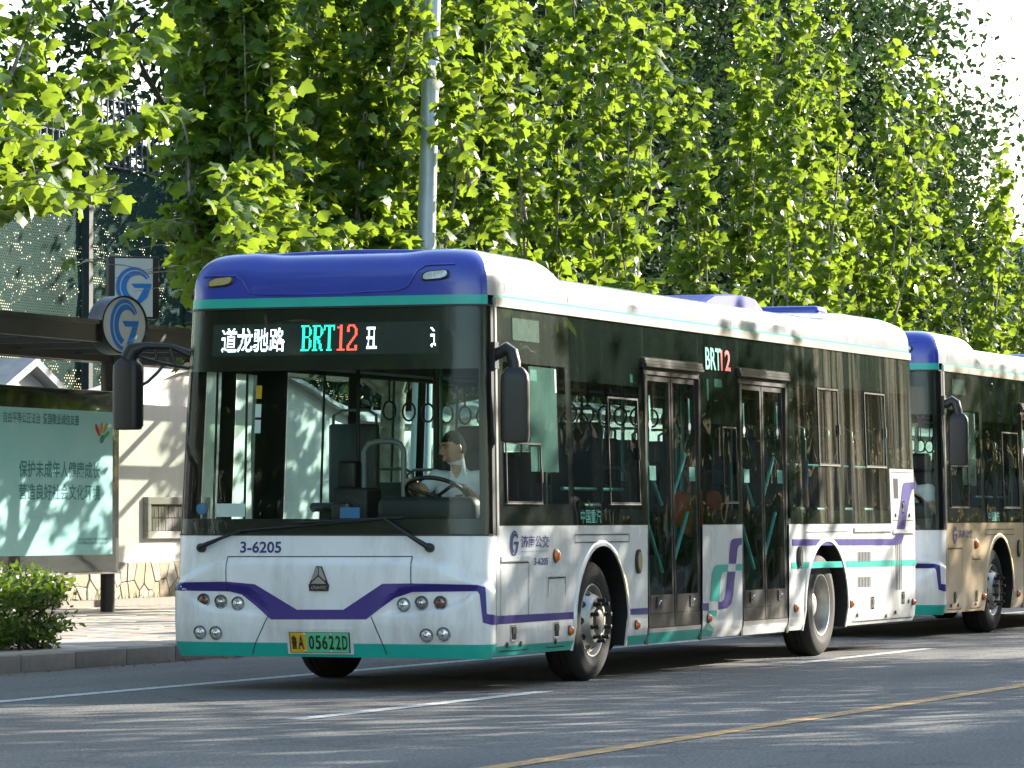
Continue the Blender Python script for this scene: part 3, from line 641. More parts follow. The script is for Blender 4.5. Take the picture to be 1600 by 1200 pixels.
    for x0_, z0_, h_, n_, dx_ in ((9.92, .885, .10, 9, .052), (9.92, .645, .10, 9, .052), (11.27, .60, .49, 4, .062), (11.24, 1.50, .2, 5, .035)):
        for k in range(n_): SB().slab(sx(x0_+k*dx_), sx(x0_+k*dx_+.016), z0_-.02, z0_+h_-.02, .003, .005).build('vent_slot', SEAM, rs_)
    # side lamps
    def button(x, z, r, m, name='side_marker'):
        g = empty(name, (0, 0, 0), 0, bus)
        MB().lathe([(r*1.15, 0), (r*1.15, .008), (r, .012)], P(sx(x), z, .001), (0, -1, 0), 20).build('marker_base', DARKGREY if name != 'door_button' else DARKGREY, g, smooth=40)
        MB().lathe([(r, .010), (r*.92, .022), (r*.6, .032), (0, .036)], P(sx(x), z, .001), (0, -1, 0), 20).build('marker_lens', m, g, smooth='all')
    for x, z, r in ((1.529, 1.002, .05), (1.846, .419, .036), (3.429, .425, .036), (5.31, .435, .036), (7.86, .47, .036), (9.68, .475, .036), (11.97-.08, .45, .03)): button(x, z, r, AMBER)
    for x, z, m in ((3.463, .938, YELLOWLENS), (7.98, .93, DARKGREY)):
        g = empty('door_button', (0, 0, 0), 0, bus); n = 26
        for rx, rz, d0, d1, mm, nm in ((.062, .10, .001, .022, DARKGREY, 'button_housing'), (.045, .075, .02, .03, m, 'button_face')):
            SB().prism([(sx(x)+rx*math.cos(2*PI*k/n), z+rz*math.sin(2*PI*k/n)) for k in range(n)], lambda u, v: P(u, v, d0), lambda u, v: P(u, v, d1)).build(nm, mm, g, smooth=40)
    # lettering on the side
    lg = SB(); x0_, z0_ = sp(795, 870); x1_, z1_ = sp(809, 829)
    o = empty('operator_mark', (0, 0, 0), 0, bus)
    glogo(lg, lambda u, v: P(sx(x0_+(x1_-x0_)*u), z0_+(z1_-z0_)*v, .004)).build('logo', NAVY if first else PURPLE, o)
    (a0, c0), (a1, c1) = sp(813, 856), sp(857, 836)
    text_on('济南公交', lambda u, v: P(u, v, .004), sx(a0), sx(a1), c0, c1, 'operator_name', NAVY, o, bold=.012)
    (a0, c0), (a1, c1) = sp(813, 863), sp(856, 860); text_on('JINAN PUBLIC TRANSPORT', lambda u, v: P(u, v, .004), sx(a0), sx(a1), c0, c1, 'operator_name_small', NAVY, o)
    (a0, c0), (a1, c1) = sp(834, 883), sp(856, 871); first and text_on('3-6205', lambda u, v: P(u, v, .004), sx(a0), sx(a1), c0, c1, 'fleet_number', NAVY, o, bold=.02)
    # ---- near side, glass band
    OPS = [(.42, 1.85, 1.40, 2.46), (1.98, 3.60, 1.36, 2.36), (5.30, 6.16, 1.36, 2.10), (7.95, 9.34, 1.36, 2.52), (9.52, 11.0, 1.36, 2.52), (11.17, 11.86, 1.86, 2.52)]
    b = SB(); b.holes(.255, 3.72, 1.232, 2.868, OPS[:2]); b.holes(3.72, 5.165, 2.60, 2.868, []); b.holes(5.165, 6.28, 1.232, 2.868, OPS[2:3]); b.holes(6.28, 7.72, 2.60, 2.868, []); b.holes(7.72, 11.12, 1.232, 2.868, OPS[3:5]); b.holes(11.12, BL-.02, 1.772, 2.868, OPS[5:])
    b.build('window_band', FRIT, bus)
    for x0_, x1_, zb, m in ((.262, 1.925, 1.238, G_DRV), (1.935, 3.715, 1.238, G_SIDE), (3.73, 5.16, 2.615, G_SIDE), (5.17, 6.275, 1.238, G_SIDE), (6.29, 7.71, 2.615, G_SIDE), (7.73, 9.425, 1.238, G_REAR), (9.435, 11.07, 1.238, G_REAR), (11.08, 11.96, 1.78, G_REAR)):
        w = SB().sheet(sx(x0_), sx(x1_), zb, 2.862, .008, st=.3).build('window_pane', m, bus, smooth='all')
    for x0_, x1_, z0_, z1_ in ((.42, 1.22, 1.40, 1.86), (2.78, 3.52, 1.40, 2.26), (8.66, 9.34, 1.78, 2.50), (10.24, 10.96, 1.78, 2.50), (5.75, 6.14, 1.42, 2.08)):
        w = empty('sliding_window', (0, 0, 0), 0, bus); t = .015
        for q in ((x0_, x1_, z0_, z0_+t), (x0_, x1_, z1_-t, z1_), (x0_, x0_+t, z0_+t, z1_-t), (x1_-t, x1_, z0_+t, z1_-t)): SB().slab(sx(q[0]), sx(q[1]), q[2], q[3], .009, .02).build('window_frame', BLACK, w)
        SB().slab(sx(x1_-.045), sx(x1_-.015), (z0_+z1_)/2-.07, (z0_+z1_)/2+.03, .02, .035).build('catch', BLACK, w)
        SB().slab(sx(x0_), sx(x1_), z0_-.006, z0_+.001, .0095, .022).build('bright_sill', ALU, w)
    (a0, c1), (a1, c0) = sp(824, 572), sp(873, 738); SB().sheet(sx(a0), sx(a1), c0, c1, .002).build('window_film', FILM, bus)
    gt = lambda u, v: P(u, v, .0105)
    if first or True:
        (a0, c0), (a1, c1) = sp(906, 818), sp(937, 796); text_on('中国重汽', gt, sx(a0), sx(a1), c0, c1, 'maker_lettering', TEALV, bus, bold=.015)
        (a0, c0), (a1, c1) = sp(1101, 577), sp(1124, 545); text_on('BRT', gt, sx(a0), sx(a1), c0, c1, 'route_lettering', TEALV, bus, bold=.02)
        (a0, c0), (a1, c1) = sp(1125, 579), sp(1139, 548); text_on('12', gt, sx(a0), sx(a1), c0, c1, 'route_lettering', REDV, bus, bold=.02)
    for (p0, p1, m) in (((826, 577), (838, 596), STICK), ((865, 577), (869, 614), WHITEP), ((795, 496), (842, 536), FILMD), ((1103, 592), (1107, 626), STICK), ((1115, 592), (1128, 606), STICK), ((983, 585), (988, 598), STICK)):
        (a0, c1), (a1, c0) = sp(*p0), sp(*p1); SB().sheet(sx(a0), sx(a1), c0, c1, .0045).build('window_sticker', m, bus)
    # ---- doors on the near side
    def door(x0_, x1_, skirt):
        d = empty('door', (0, 0, 0), 0, bus); xm = (x0_+x1_)/2; zt = 2.47; zb = .385
        for a, c in ((x0_, x0_+.055), (x1_-.055, x1_)): SB().slab(sx(a), sx(c), .262, zt, -.05, .022).build('door_post', DARKGREY, d)
        SB().slab(sx(x0_), sx(x1_), zt, 2.53, -.05, .01).build('door_head', BLACK, d)
        for z_, k in ((2.53, .05), (2.555, .042), (2.58, .035)): SB().slab(sx(x0_-.03), sx(x1_+.03), z_, z_+.022, -.01, k).build('header_rail', DARKGREY, d)
        SB().slab(sx(x0_+.05), sx(x1_-.05), .35, .385, -.30, .0).build('door_sill', ALU, d)
        SB().slab(sx(x0_+.05), sx(x1_-.05), .262, .35, -.02, .002).build('door_skirt', skirt, d)
        for a, c, hx in ((x0_+.06, xm-.012, x0_+.30), (xm+.012, x1_-.06, x1_-.28)):
            b = SB(); t = .04
            b.slab(sx(a), sx(a+t), zb+.005, zt-.005, -.035, -.005); b.slab(sx(c-t), sx(c), zb+.005, zt-.005, -.035, -.005); b.slab(sx(a+t), sx(c-t), zt-.05, zt-.005, -.035, -.006); b.slab(sx(a+t), sx(c-t), zb+.005, .655, -.035, -.006)
            b.build('leaf_frame', DARKGREY, d)
            SB().slab(sx(a+t), sx(c-t), .50, .508, -.006, -.0045).build('leaf_crease', SEAM, d)
            SB().sheet(sx(a+t), sx(c-t), .655, zt-.05, -.012, .3).build('leaf_glass', G_DOOR, d, smooth='all')
            SB().slab(sx(hx-.06), sx(hx+.06), .545, .64, -.006, .004).build('handle_plate', INK, d)
            MB().tube([P(sx(hx-.02), .575, .002), P(sx(hx), .60, .01), P(sx(hx+.03), .605, .01)], .008, 8).build('handle', CHROME, d)
            sgn = 1 if a < xm-.2 else -1
            for q in ((.74, 1.12), (1.30, 1.62)):
                MB().tube([P(sx(a+.10 if sgn < 0 else c-.10), q[0]+.1, -.08), P(sx(c-.10 if sgn < 0 else a+.10), q[1]+.22, -.08)], .016, 8).build('grab_rail', RAILM, d, smooth=60)
            xx = a+.10 if sgn > 0 else c-.20
            SB().sheet(sx(xx-.03), sx(xx+.13), 1.60, 1.72, -.010).build('door_sticker', STICK, d)
            SB().sheet(sx(xx+.0), sx(xx+.04), 2.0, 2.30, -.010).build('door_sticker', STICK, d)
            MB().lathe([(.035, 0), (0, .001)], P(sx(xx+.02), 2.06, -.009), (0, -1, 0), 16).build('door_sticker', WHITEP, d)
        return d
    door(3.715, 5.17, GREEN if first else GOLD); door(6.275, 7.69, WHITE2 if first else GOLD)
    # ---- far side glass band with its windows and the front door
    OPF = [(.52, .82, .45, 2.42), (1.12, 1.52, .45, 2.42), (2.12, 3.38, 1.10, 2.46), (3.62, 4.92, 1.10, 2.46), (5.1, 6.6, 1.10, 2.46), (6.75, 8.2, 1.10, 2.46), (8.35, 9.8, 1.20, 2.46), (9.95, 11.7, 1.30, 2.46)]
    b = SB(); b.holes(.255, BL-.02, 1.05, 2.868, OPF, -1); b.slab(sx(.82, -1), sx(1.12, -1), .40, 1.05, -.03, 0); b.slab(sx(.50, -1), sx(.52, -1), .40, 1.05, -.03, 0); b.slab(sx(.56, -1), sx(1.80, -1), .30, .46, -.03, 0); b.slab(sx(1.52, -1), sx(1.86, -1), .40, 1.05, -.03, 0)
    b.build('window_band', FRIT, bus)
    for q in OPF:
        SB().sheet(sx(q[0], -1), sx(q[1], -1), q[2], q[3], -.006, .4).build('window_pane', G_FAR, bus, smooth='all')
        if q[2] > 1: SB().slab(sx(q[0]+.70, -1), sx(q[0]+.725, -1), q[2], q[3], -.02, -.008).build('window_mullion', BLACK, bus)
        else: SB().slab(sx(q[0]+.17, -1), sx(q[0]+.19, -1), q[2], q[3], -.02, -.008).build('window_mullion', BLACK, bus)
    # ---- mirrors
    def mirror(path, rad, c, d, rz, struts=()):
        m = empty('mirror', (0, 0, 0), 0, bus)
        MB().tube(path, rad, 12).build('mirror_arm', BLACK, m, smooth=50)
        b = MB(); n = 5
        M = Matrix.Translation(c) @ Matrix.Rotation(rz, 4, 'Z')
        prf = [(-.5, .80), (-.485, .95), (-.42, 1.0), (.30, 1.0), (.40, .96), (.47, .70), (.5, .50)]
        for zz, sc in prf:
            for k in range(24):
                a = 2*PI*k/24; ca, sa = math.cos(a), math.sin(a)
                b.v.append(tuple(M @ Vector((d[0]/2*sc*math.copysign(abs(ca)**.45, ca), d[1]/2*sc*math.copysign(abs(sa)**.45, sa), d[2]*zz))))
        for i in range(len(prf)-1):
            for k in range(24): b.f.append((i*24+k, i*24+(k+1) % 24, i*24+24+(k+1) % 24, i*24+24+k)); b.m.append(0)
        b.f += [tuple(range(24)), tuple(range((len(prf)-1)*24, len(prf)*24))]; b.m += [0, 0]
        b.build('mirror_housing', BLACK, m, smooth=35)
        mg = MB(); mg.v = [tuple(M @ Vector((d[0]/2+.004, y*d[1]*.42, z*d[2]*.42-.02))) for y, z in ((-1, -1), (1, -1), (1, 1), (-1, 1))]; mg.f = [(0, 1, 2, 3)]; mg.m = [0]; mg.build('mirror_glass', CHROME, m)
        for p_ in struts: MB().tube(p_, .012, 8).build('strut', BLACK, m)
    e0 = P(1.40, 2.50, 0)
    mirror([e0, e0+Vector((.0, -.05, .02)), e0+Vector((.0, -.10, .05)), e0+Vector((-.01, -.145, .02)), e0+Vector((-.02, -.17, -.06)), e0+Vector((-.02, -.175, -.13))], [.042, .046, .05, .05, .048, .045], e0+Vector((-.02, -.175, -.37)), (.14, .215, .56), .25)
    SB().slab(1.35, 1.425, 2.40, 2.60, 0, .03).build('mirror_mount', BLACK, bus)
    e1 = P(-1.38, 2.53, 0)
    mirror([e1, e1+Vector((-.05, .15, .07)), e1+Vector((-.10, .34, .08)), e1+Vector((-.13, .44, .05)), e1+Vector((-.13, .475, -.02))], [.035, .022, .028, .06, .07], e1+Vector((-.13, .485, -.29)), (.14, .225, .55), -.2,
           struts=[[e1+Vector((0, 0, -.10)), e1+Vector((-.08, .20, -.06)), e1+Vector((-.12, .42, .0))], [e1+Vector((-.05, .12, -.06)), e1+Vector((-.06, .16, .06))], [e1+Vector((-.09, .26, -.03)), e1+Vector((-.08, .28, .06))], [e1+Vector((-.07, .20, -.06)), e1+Vector((-.10, .25, -.13)), e1+Vector((-.12, .32, -.20)), e1+Vector((-.13, .40, -.24))]])
    # ---- wheels
    for x, rear in ((2.62, False), (8.97, True)):
        make_wheel(bus, (x, -1.19, .478), rear); make_wheel(bus, (x, 1.19, .478), rear, True)
        MB().tube([(x, -.95, .47), (x, .95, .47)], .09, 12).build('axle', BLACK, bus)
    # ---- underbody and interior
    b = MB(); b.box((6.0, 0, .40), (11.7, 1.66, .12)); b.box((1.1, 0, .40), (1.6, 2.3, .12)); b.box((5.7, 0, .40), (4.7, 2.3, .12)); b.box((10.8, 0, .40), (2.3, 2.3, .12)); b.box((6, .1, .30), (1.6, 1.3, .12)); b.box((10.6, 0, .32), (1.8, 1.6, .12)); b.build('underbody', BLACK, bus)
    b = MB(); b.box((6.05, 0, .475), (11.6, 1.60, .02)); b.box((1.1, 0, .474), (1.6, 2.3, .02)); b.box((5.7, 0, .474), (4.7, 2.3, .02)); b.box((10.75, 0, .70), (2.3, 2.40, .46)); b.box((8.9, 0, .70), (1.42, 1.62, .46)); b.box((2.6, .72, .80), (1.4, .18, .66)); b.box((2.6, -.72, .80), (1.4, .18, .66)); b.box((2.6, .98, 1.115), (1.4, .5, .04)); b.box((2.6, -.98, 1.115), (1.4, .5, .04)); b.build('floor', INT_G, bus)
    b = MB(); b.box((6.0, 0, 2.80), (11.4, 2.34, .03)); b.box((6.3, 1.03, 2.64), (10.9, .30, .30)); b.box((6.3, -1.05, 2.66), (10.9, .26, .30)); b.build('ceiling', INT_G, bus)
    b = SB()
    for a, c in ((.30, 3.70), (5.19, 6.26), (7.72, 11.9)): b.slab(sx(a), sx(c), 1.075 if a < 9 else 1.0, 1.22, -.05, -.02); b.slab(sx(a), sx(c), .48, 1.07, -.05, -.04) if a not in (.30, 7.72) else None
    b.slab(sx(1.9, -1), sx(11.9, -1), .48, 1.04, -.05, -.03); b.build('interior_lining', INT_D, bus)
    b = MB().box((11.3, 0, 1.5), (.05, 2.3, 2.4)); b.build('rear_bulkhead', INT_D, bus)
    db = empty('dashboard', (0, 0, 0), 0, bus)
    b = MB(); b.bbox((.42, -.1, 1.02), (.46, 2.2, .30), .06); b.bbox((.52, -.72, 1.20), (.30, .84, .32), .06); b.bbox((.36, -.70, 1.34), (.20, .80, .22), .07); b.build('dash_moulding', INT_D, db, smooth=40)
    b = MB(); b.bbox((.46, .05, 1.28), (.10, .16, .26), .03); b.build('dash_camera', BLACK, db, smooth=40)
    b = MB()
    sw = empty('steering_wheel', (0, 0, 0), 0, bus); c = Vector((.56, -.68, 1.475)); ax = Vector((.50, 0, .86)).normalized(); u = Vector((0, 1, 0)); v = ax.cross(u)
    MB().tube([c+(u*math.cos(2*PI*k/32)+v*math.sin(2*PI*k/32))*.235 for k in range(33)], .017, 8, False).build('wheel_ring', BLACK, sw, smooth=60)
    for k in (0, 2.1, 4.2): MB().tube([c-ax*.03, c+(u*math.cos(k+.4)+v*math.sin(k+.4))*.23], .014, 8).build('spoke', BLACK, sw, smooth=60)
    MB().tube([c-ax*.02, c-ax*.4], .04, 10).build('column', BLACK, sw, smooth=60)
    st = empty('driver_seat', (0, 0, 0), 0, bus); MB().bbox((1.05, -.68, 1.03), (.48, .48, .14), .05).build('seat_cushion', INT_D, st, smooth=40); MB().bbox((1.30, -.68, 1.42), (.13, .48, .80), .05).build('seat_back', INT_D, st, smooth=40); MB().bbox((1.33, -.68, 1.90), (.10, .28, .20), .04).build('headrest', INT_D, st, smooth=40); MB().bbox((1.05, -.68, .72), (.40, .40, .50), .04).build('seat_base', INT_D, st)
    pt = empty('driver_partition', (0, 0, 0), 0, bus); MB().box((1.62, -.72, 1.15), (.04, .9, 1.3)).build('partition_panel', INT_D, pt); MB().box((1.62, -.72, 2.1), (.012, .86, .58)).build('partition_glass', G_DRV, pt); MB().tube([(1.62, -.25, .48), (1.62, -.25, 2.78)], .024, 10).build('partition_post', BLACK, pt); MB().bbox((1.15, -.23, 1.05), (.9, .03, .75), .01).build('cab_door', INT_D, pt)
    # fare machine with hoop rail
    fm = empty('fare_machine', (0, 0, 0), 0, bus); MB().bbox((1.05, .18, 1.0), (.30, .30, 1.05), .03).build('machine_body', INT_D, fm, smooth=40); MB().bbox((1.0, .22, 1.62), (.16, .16, .22), .03).build('card_reader', BLACK, fm, smooth=40)
    MB().tube([(1.0, .10, 1.3), (1.0, .10, 1.80), (1.0, .06, 1.86), (1.0, -.02, 1.88), (1.0, -.14, 1.88), (1.0, -.2, 1.86), (1.0, -.23, 1.80), (1.0, -.23, 1.3)], .022, 10).build('hoop_rail', mat('grey_rail', (.20, .23, .23), .3, var=.05) if 'grey_rail' not in MATS else MATS['grey_rail'], fm, smooth=60)
    # handrails, straps, seats
    GR = MATS['grey_rail']
    for x, y in ((1.95, .55), (3.6, .5), (3.6, -.5), (5.25, -.75), (6.2, -.75), (7.8, -.7), (6.0, .6), (8.2, .5), (9.8, .5), (9.8, -.5)): MB().tube([(x, y, .48), (x, y, 2.79)], .018, 8).build('stanchion', RAILM if x > 3 else BLACK, bus, smooth=60)
    for y in (-.55, .55): MB().tube([(2.0, y, 2.42), (11.0, y, 2.42)], .017, 8).build('ceiling_rail', BLACK, bus, smooth=60)
    for z in (1.45, 1.78): MB().tube([(7.85, -1.12, z), (11.0, -1.12, z)], .014, 8).build('window_rail', RAILM, bus, smooth=60) if z > 1.6 else None
    MB().tube([(2.1, -1.12, 1.52), (3.6, -1.12, 1.52)], .016, 8).build('window_rail', RAILM, bus, smooth=60)
    MB().tube([(2.2, 1.05, 1.36), (3.8, 1.05, 1.36)], .02, 8).build('window_rail', GR, bus, smooth=60)
    for y in (-.55, .55):
        for x in [2.6+.42*k for k in range(12)]:
            s_ = empty('hanging_strap', (0, 0, 0), 0, bus); MB().box((x, y, 2.32), (.03, .006, .17)).build('strap_band', BLACK, s_)
            MB().tube([(x, y+.055*math.sin(2*PI*k/14), 2.16+.075*math.cos(2*PI*k/14)) for k in range(15)], .009, 6, False).build('strap_ring', BLACK, s_, smooth=60)
    def seat(x, y, zf):
        s_ = empty('seat', (x, y, zf), 0, bus)
        MB().bbox((0, 0, .43), (.42, .44, .07), .03).build('cushion', SEATM, s_, smooth=40)
        MB().bbox((.22, 0, .78), (.07, .44, .66), .03).build('backrest', SEATM, s_, smooth=40)
        MB().tube([(.23, -.19, 1.05), (.23, -.19, 1.18), (.23, -.12, 1.22), (.23, .12, 1.22), (.23, .19, 1.18), (.23, .19, 1.05)], .014, 8).build('grab_handle', GR, s_, smooth=60)
        MB().box((0, 0, .2), (.3, .3, .4)).build('pedestal', INT_D, s_)
    for x, y, zf in [(2.6, .95, .95), (3.4, .95, .48), (4.2, .95, .48), (5.0, .95, .48), (6.4, .95, .48), (7.3, .95, .48), (2.7, -.95, .95), (3.35, -.95, .48), (at(1083, 812, 1, -.90).x+.05, -.90, .48), (8.35, -.95, .93), (9.15, -.95, .93), (9.95, -.95, .93), (10.75, -.95, .93), (8.35, .9, .93), (9.15, .9, .93), (9.95, .9, .93), (10.75, .9, .93), (8.35, -.48, .93), (9.15, -.48, .93), (9.95, -.48, .93)]: seat(x, y, zf)
    # headrest ads with a blue print, seen through the rear panes
    for x in (8.66, 9.72): MB().box((x-.1, -1.02, 1.72), (.02, .34, .24)).build('seat_back_sign', mat('blue_sign', (.02, .12, .42), .5, var=.2, scale=30) if 'blue_sign' not in MATS else MATS['blue_sign'], bus)
    return bus
bus1 = tag(build_bus((0, 0, 0), True), 'white city bus with blue roof front, purple stripe and lit route sign, nearest the camera', 'bus', 'buses standing at the stop')
bus2 = tag(build_bus((14.75, .48, 0), False), 'second bus with gold wrapped side, behind the white bus at the right edge', 'bus', 'buses standing at the stop')
# ---------------------------------------------------------------- people
SKIN = mat('skin', (.46, .25, .15), .5, var=.12, scale=25); SHIRT = mat('white_shirt_cotton', (.72, .73, .74), .8, var=.06, scale=14, bump=.25, bscale=14)
TROUSER = mat('dark_trousers', (.02, .022, .03), .8, var=.15); HAIR = mat('black_hair', (.008, .007, .006), .95, var=.5, scale=90, bump=.9, bscale=120, spec=.15); VEST = mat('orange_vest', (.85, .16, .03), .7, var=.1); SHOE = mat('black_shoe', (.012, .012, .012), .4); EYE = mat('eye_dark', (.02, .015, .012), .2); CAPM = mat('red_cap', (.55, .03, .03), .7, var=.1)
def person(name, J, hd, label, group, top, cap=False, belt=False):
    """J: joints in metres; hd: unit vector the face looks along. One remeshed body, hair, eyes and clothing trims as children"""
    V = {k: Vector(v) for k, v in J.items()}; b = MB(); regs = []
    def seg(a, c, r0, r1, reg):
        a, c = V[a] if isinstance(a, str) else a, V[c] if isinstance(c, str) else c
        b.tube([a+(c-a)*t for t in lin(0, 1, 4)], [r0+(r1-r0)*t for t in lin(0, 1, 4)], 14); b.sphere(a, r0, 14, 10); b.sphere(c, r1, 14, 10); regs.append((a, c, max(r0, r1), reg))
    across = (V['shL']-V['shR']).normalized()
    seg('hip', 'waist', .145, .135, 'top'); seg('waist', 'chest', .135, .15, 'top'); seg('chest', 'neck', .12, .062, 'top')
    for s_ in 'LR':
        seg('chest', 'sh'+s_, .12, .072, 'top'); seg('waist', V['sh'+s_]*.55+V['chest']*.45-Vector((0, 0, .08)), .12, .10, 'top')
        seg('sh'+s_, 'el'+s_, .066, .050, 'arm'); seg('el'+s_, 'wr'+s_, .046, .031, 'skin')
        seg('hip', 'th'+s_, .13, .11, 'leg'); seg('th'+s_, 'kn'+s_, .10, .065, 'leg'); seg('kn'+s_, 'an'+s_, .062, .045, 'leg')
        f = (V['an'+s_]-V['kn'+s_]); fd = Vector((hd[0], hd[1], 0)).normalized() if 'fd' not in J else Vector(J['fd']); seg('an'+s_, V['an'+s_]+fd*.17+Vector((0, 0, -.045)), .045, .036, 'shoe')
        # hand: palm and five bent fingers
        w = V['wr'+s_]; d = (w-V['el'+s_]).normalized(); sd = d.cross(Vector((0, 0, 1))).normalized(); dn = sd.cross(d).normalized()
        if dn.z > 0: dn = -dn
        p = w+d*.075
        for k in (-1, 0, 1): seg(w+sd*.012*k, p+sd*.026*k, .018, .014, 'skin')
        for k, ln in zip((-1.5, -.5, .5, 1.5), (.062, .074, .070, .054)):
            a0 = p+sd*.019*k; a1 = a0+d*ln*.5+dn*.012; a2 = a1+d*ln*.25+dn*.032; seg(a0, a1, .0105, .0095, 'skin'); seg(a1, a2, .0095, .008, 'skin')
        t0 = w+d*.02-sd*.025; t1 = t0+d*.03-sd*.022+dn*.012; seg(t0, t1, .013, .011, 'skin'); seg(t1, t1+d*.03+dn*.012, .011, .009, 'skin')
    # head
    hc = V['head']; F_ = Vector(hd).normalized(); S_ = Vector((0, 0, 1)).cross(F_).normalized(); U_ = F_.cross(S_)
    seg('neck', hc-U_*.06-F_*.02, .058, .055, 'skin')
    def hs(p): return hc+F_*p[0]+S_*p[1]+U_*p[2]
    hv = MB().sphere((0, 0, 0), 1., 24, 18); pts = []
    for x, y, z in hv.v:
        sx_ = .098 if x < 0 else .092; w = .076*(1-.22*max(0, -z)**1.5); jaw = 1-.18*max(0, -z)*(1 if x < 0 else .35)
        pts.append(hs((x*sx_*jaw+(.012*max(0, -z) if x > .3 else 0), y*w, z*(.125 if z > 0 else .135))))
    b.add(pts, hv.f); regs.append((hc, hc+U_*.02, .13, 'skin'))
    b.tube([hs((.085, 0, .025)), hs((.105, 0, -.005)), hs((.118, 0, -.028)), hs((.092, 0, -.036))], [.010, .013, .017, .012], 8)        # nose
    b.tube([hs((.083, -.028, -.072)), hs((.095, 0, -.070)), hs((.083, .028, -.072))], [.007, .010, .007], 8); b.tube([hs((.082, -.024, -.086)), hs((.092, 0, -.086)), hs((.082, .024, -.086))], [.006, .009, .006], 8)
    b.tube([hs((.075, -.055, .032)), hs((.092, -.025, .036)), hs((.095, 0, .030)), hs((.092, .025, .036)), hs((.075, .055, .032))], .010, 8)   # brow
    for s_ in (-1, 1): b.sphere(hs((-.008, s_*.078, -.005)), (.020, .020, .034), 10, 8)
    o = b.build(name, [SKIN, top, TROUSER, SHOE]); me = o.data
    rm = o.modifiers.new('r', 'REMESH'); rm.mode = 'VOXEL'; rm.voxel_size = .0075; sm = o.modifiers.new('s', 'SMOOTH'); sm.factor = .5; sm.iterations = 3
    bpy.context.view_layer.update(); m2 = bpy.data.meshes.new_from_object(o.evaluated_get(bpy.context.evaluated_depsgraph_get()))
    o.modifiers.clear(); o.data = m2; m2.name = name
    if not m2.materials:
        for m in (SKIN, top, TROUSER, SHOE): m2.materials.append(m)
    n = len(m2.polygons); C = np.empty(n*3, np.float32); m2.polygons.foreach_get('center', C); C = C.reshape(-1, 3); best = np.full(n, 1e9); idx = np.zeros(n, np.int32)
    RID = {'skin': 0, 'top': 1, 'leg': 2, 'shoe': 3}
    for a, c, r, reg in regs:
        a_, c_ = np.array(a), np.array(c); dv = c_-a_; t = np.clip(((C-a_) @ dv)/max(1e-9, dv @ dv), 0, 1); q = np.linalg.norm(C-(a_+t[:, None]*dv), axis=1)-r
        rid = np.where(t < .62, 1, 0) if reg == 'arm' else np.full(n, RID[reg])
        if reg == 'top' and 0: pass
        u = q < best; best[u] = q[u]; idx[u] = rid[u]
    zc = (C-np.array(V['neck'])) ; coll = (np.abs(zc @ np.array(across)) < .04) & (zc[:, 2] > -.07-.9*np.maximum(0, 0)) & ((zc @ np.array(Vector((J['fd'] if 'fd' in J else hd)).normalized())) > .02) & (zc[:, 2] < .03) & (np.abs(zc @ np.array(across)) < .01+.5*(zc[:, 2]+.07)); idx[coll] = 0
    m2.polygons.foreach_set('material_index', idx); m2.polygons.foreach_set('use_smooth', [True]*n); m2.update()
    hb = MB(); hv = MB().sphere((0, 0, 0), 1., 28, 18); keep = []
    for x, y, z in hv.v:
        lim = .44+.07*math.sin(y*9)+.04*math.sin(y*31) if x > .30 else max(-.35, .42-(.30-x)*1.15)
        k = (1.028+.012*math.sin(x*23+y*17)*math.cos(z*19)) if z > lim else .90
        hb.v.append(tuple(hs((x*.098*k-.002, y*.080*k, max(z, -.6)*.127*k+.002))))
    hb.f = hv.f; hb.m = [0]*len(hv.f); hb.build('hair' if not cap else 'cap', HAIR if not cap else CAPM, o, smooth='all')
    for s_ in (-1, 1):
        MB().sphere(hs((.088, s_*.030, .010)), (.009, .010, .006), 8, 6).build('eye', EYE, o, smooth='all')
        MB().tube([hs((.098, s_*.014, .030)), hs((.098, s_*.032, .036)), hs((.084, s_*.052, .030))], .0045, 6).build('eyebrow', HAIR, o, smooth='all')
    if belt:
        p0 = V['shL']+Vector((.02, .03, .07)); p1 = V['hip']+(V['shR']-V['shL']).normalized()*.10+Vector((-.12, 0, .05)); mid = (p0+p1)/2+Vector((-.19, 0, .02))
        ps = [p0.lerp(mid, t).lerp(mid.lerp(p1, t), t) for t in lin(0, 1, 10)]; bb = MB(); vs = []
        for p in ps: vs += [p+Vector((-.006, .022, .012)), p+Vector((-.006, -.022, -.012))]
        bb.add(vs, [(2*i, 2*i+1, 2*i+3, 2*i+2) for i in range(10)]); bb.build('seat_belt', INK, o)
        for s_ in 'LR': MB().bbox(V['sh'+s_]+Vector((0, 0, .072))-(V['sh'+s_]-V['chest']).normalized()*.02, (.05, .10, .012), .005).build('epaulette', INK, o)
    return tag(o, label, 'person', group)
def driver(off, label):
    o = Vector(off); J = dict(hip=(1.12, -.68, 1.19), waist=(1.13, -.68, 1.33), chest=(1.07, -.68, 1.52), neck=(1.0, -.68, 1.665), head=(.945, -.66, 1.825),
        shR=(1.03, -.49, 1.595), shL=(1.06, -.87, 1.595), elR=(.83, -.40, 1.46), wrR=(.60, -.46, 1.555), elL=(.93, -.93, 1.36), wrL=(.70, -.86, 1.50),
        thR=(1.0, -.59, 1.17), thL=(1.0, -.77, 1.17), knR=(.66, -.55, 1.16), knL=(.66, -.82, 1.16), anR=(.60, -.54, .76), anL=(.60, -.82, .76))
    J = {k: tuple(Vector(v)+o) for k, v in J.items()}; J['fd'] = (-1, 0, 0)
    return person('person', J, (-.76, .64, -.14), label, None, SHIRT, belt=True)
driver((0, 0, 0), 'driver in white short-sleeved shirt at the steering wheel of the nearest bus')
driver((14.75, .48, 0), 'driver in white shirt behind the windscreen of the second bus')
pc = at(1083, 812, 1, -.90)
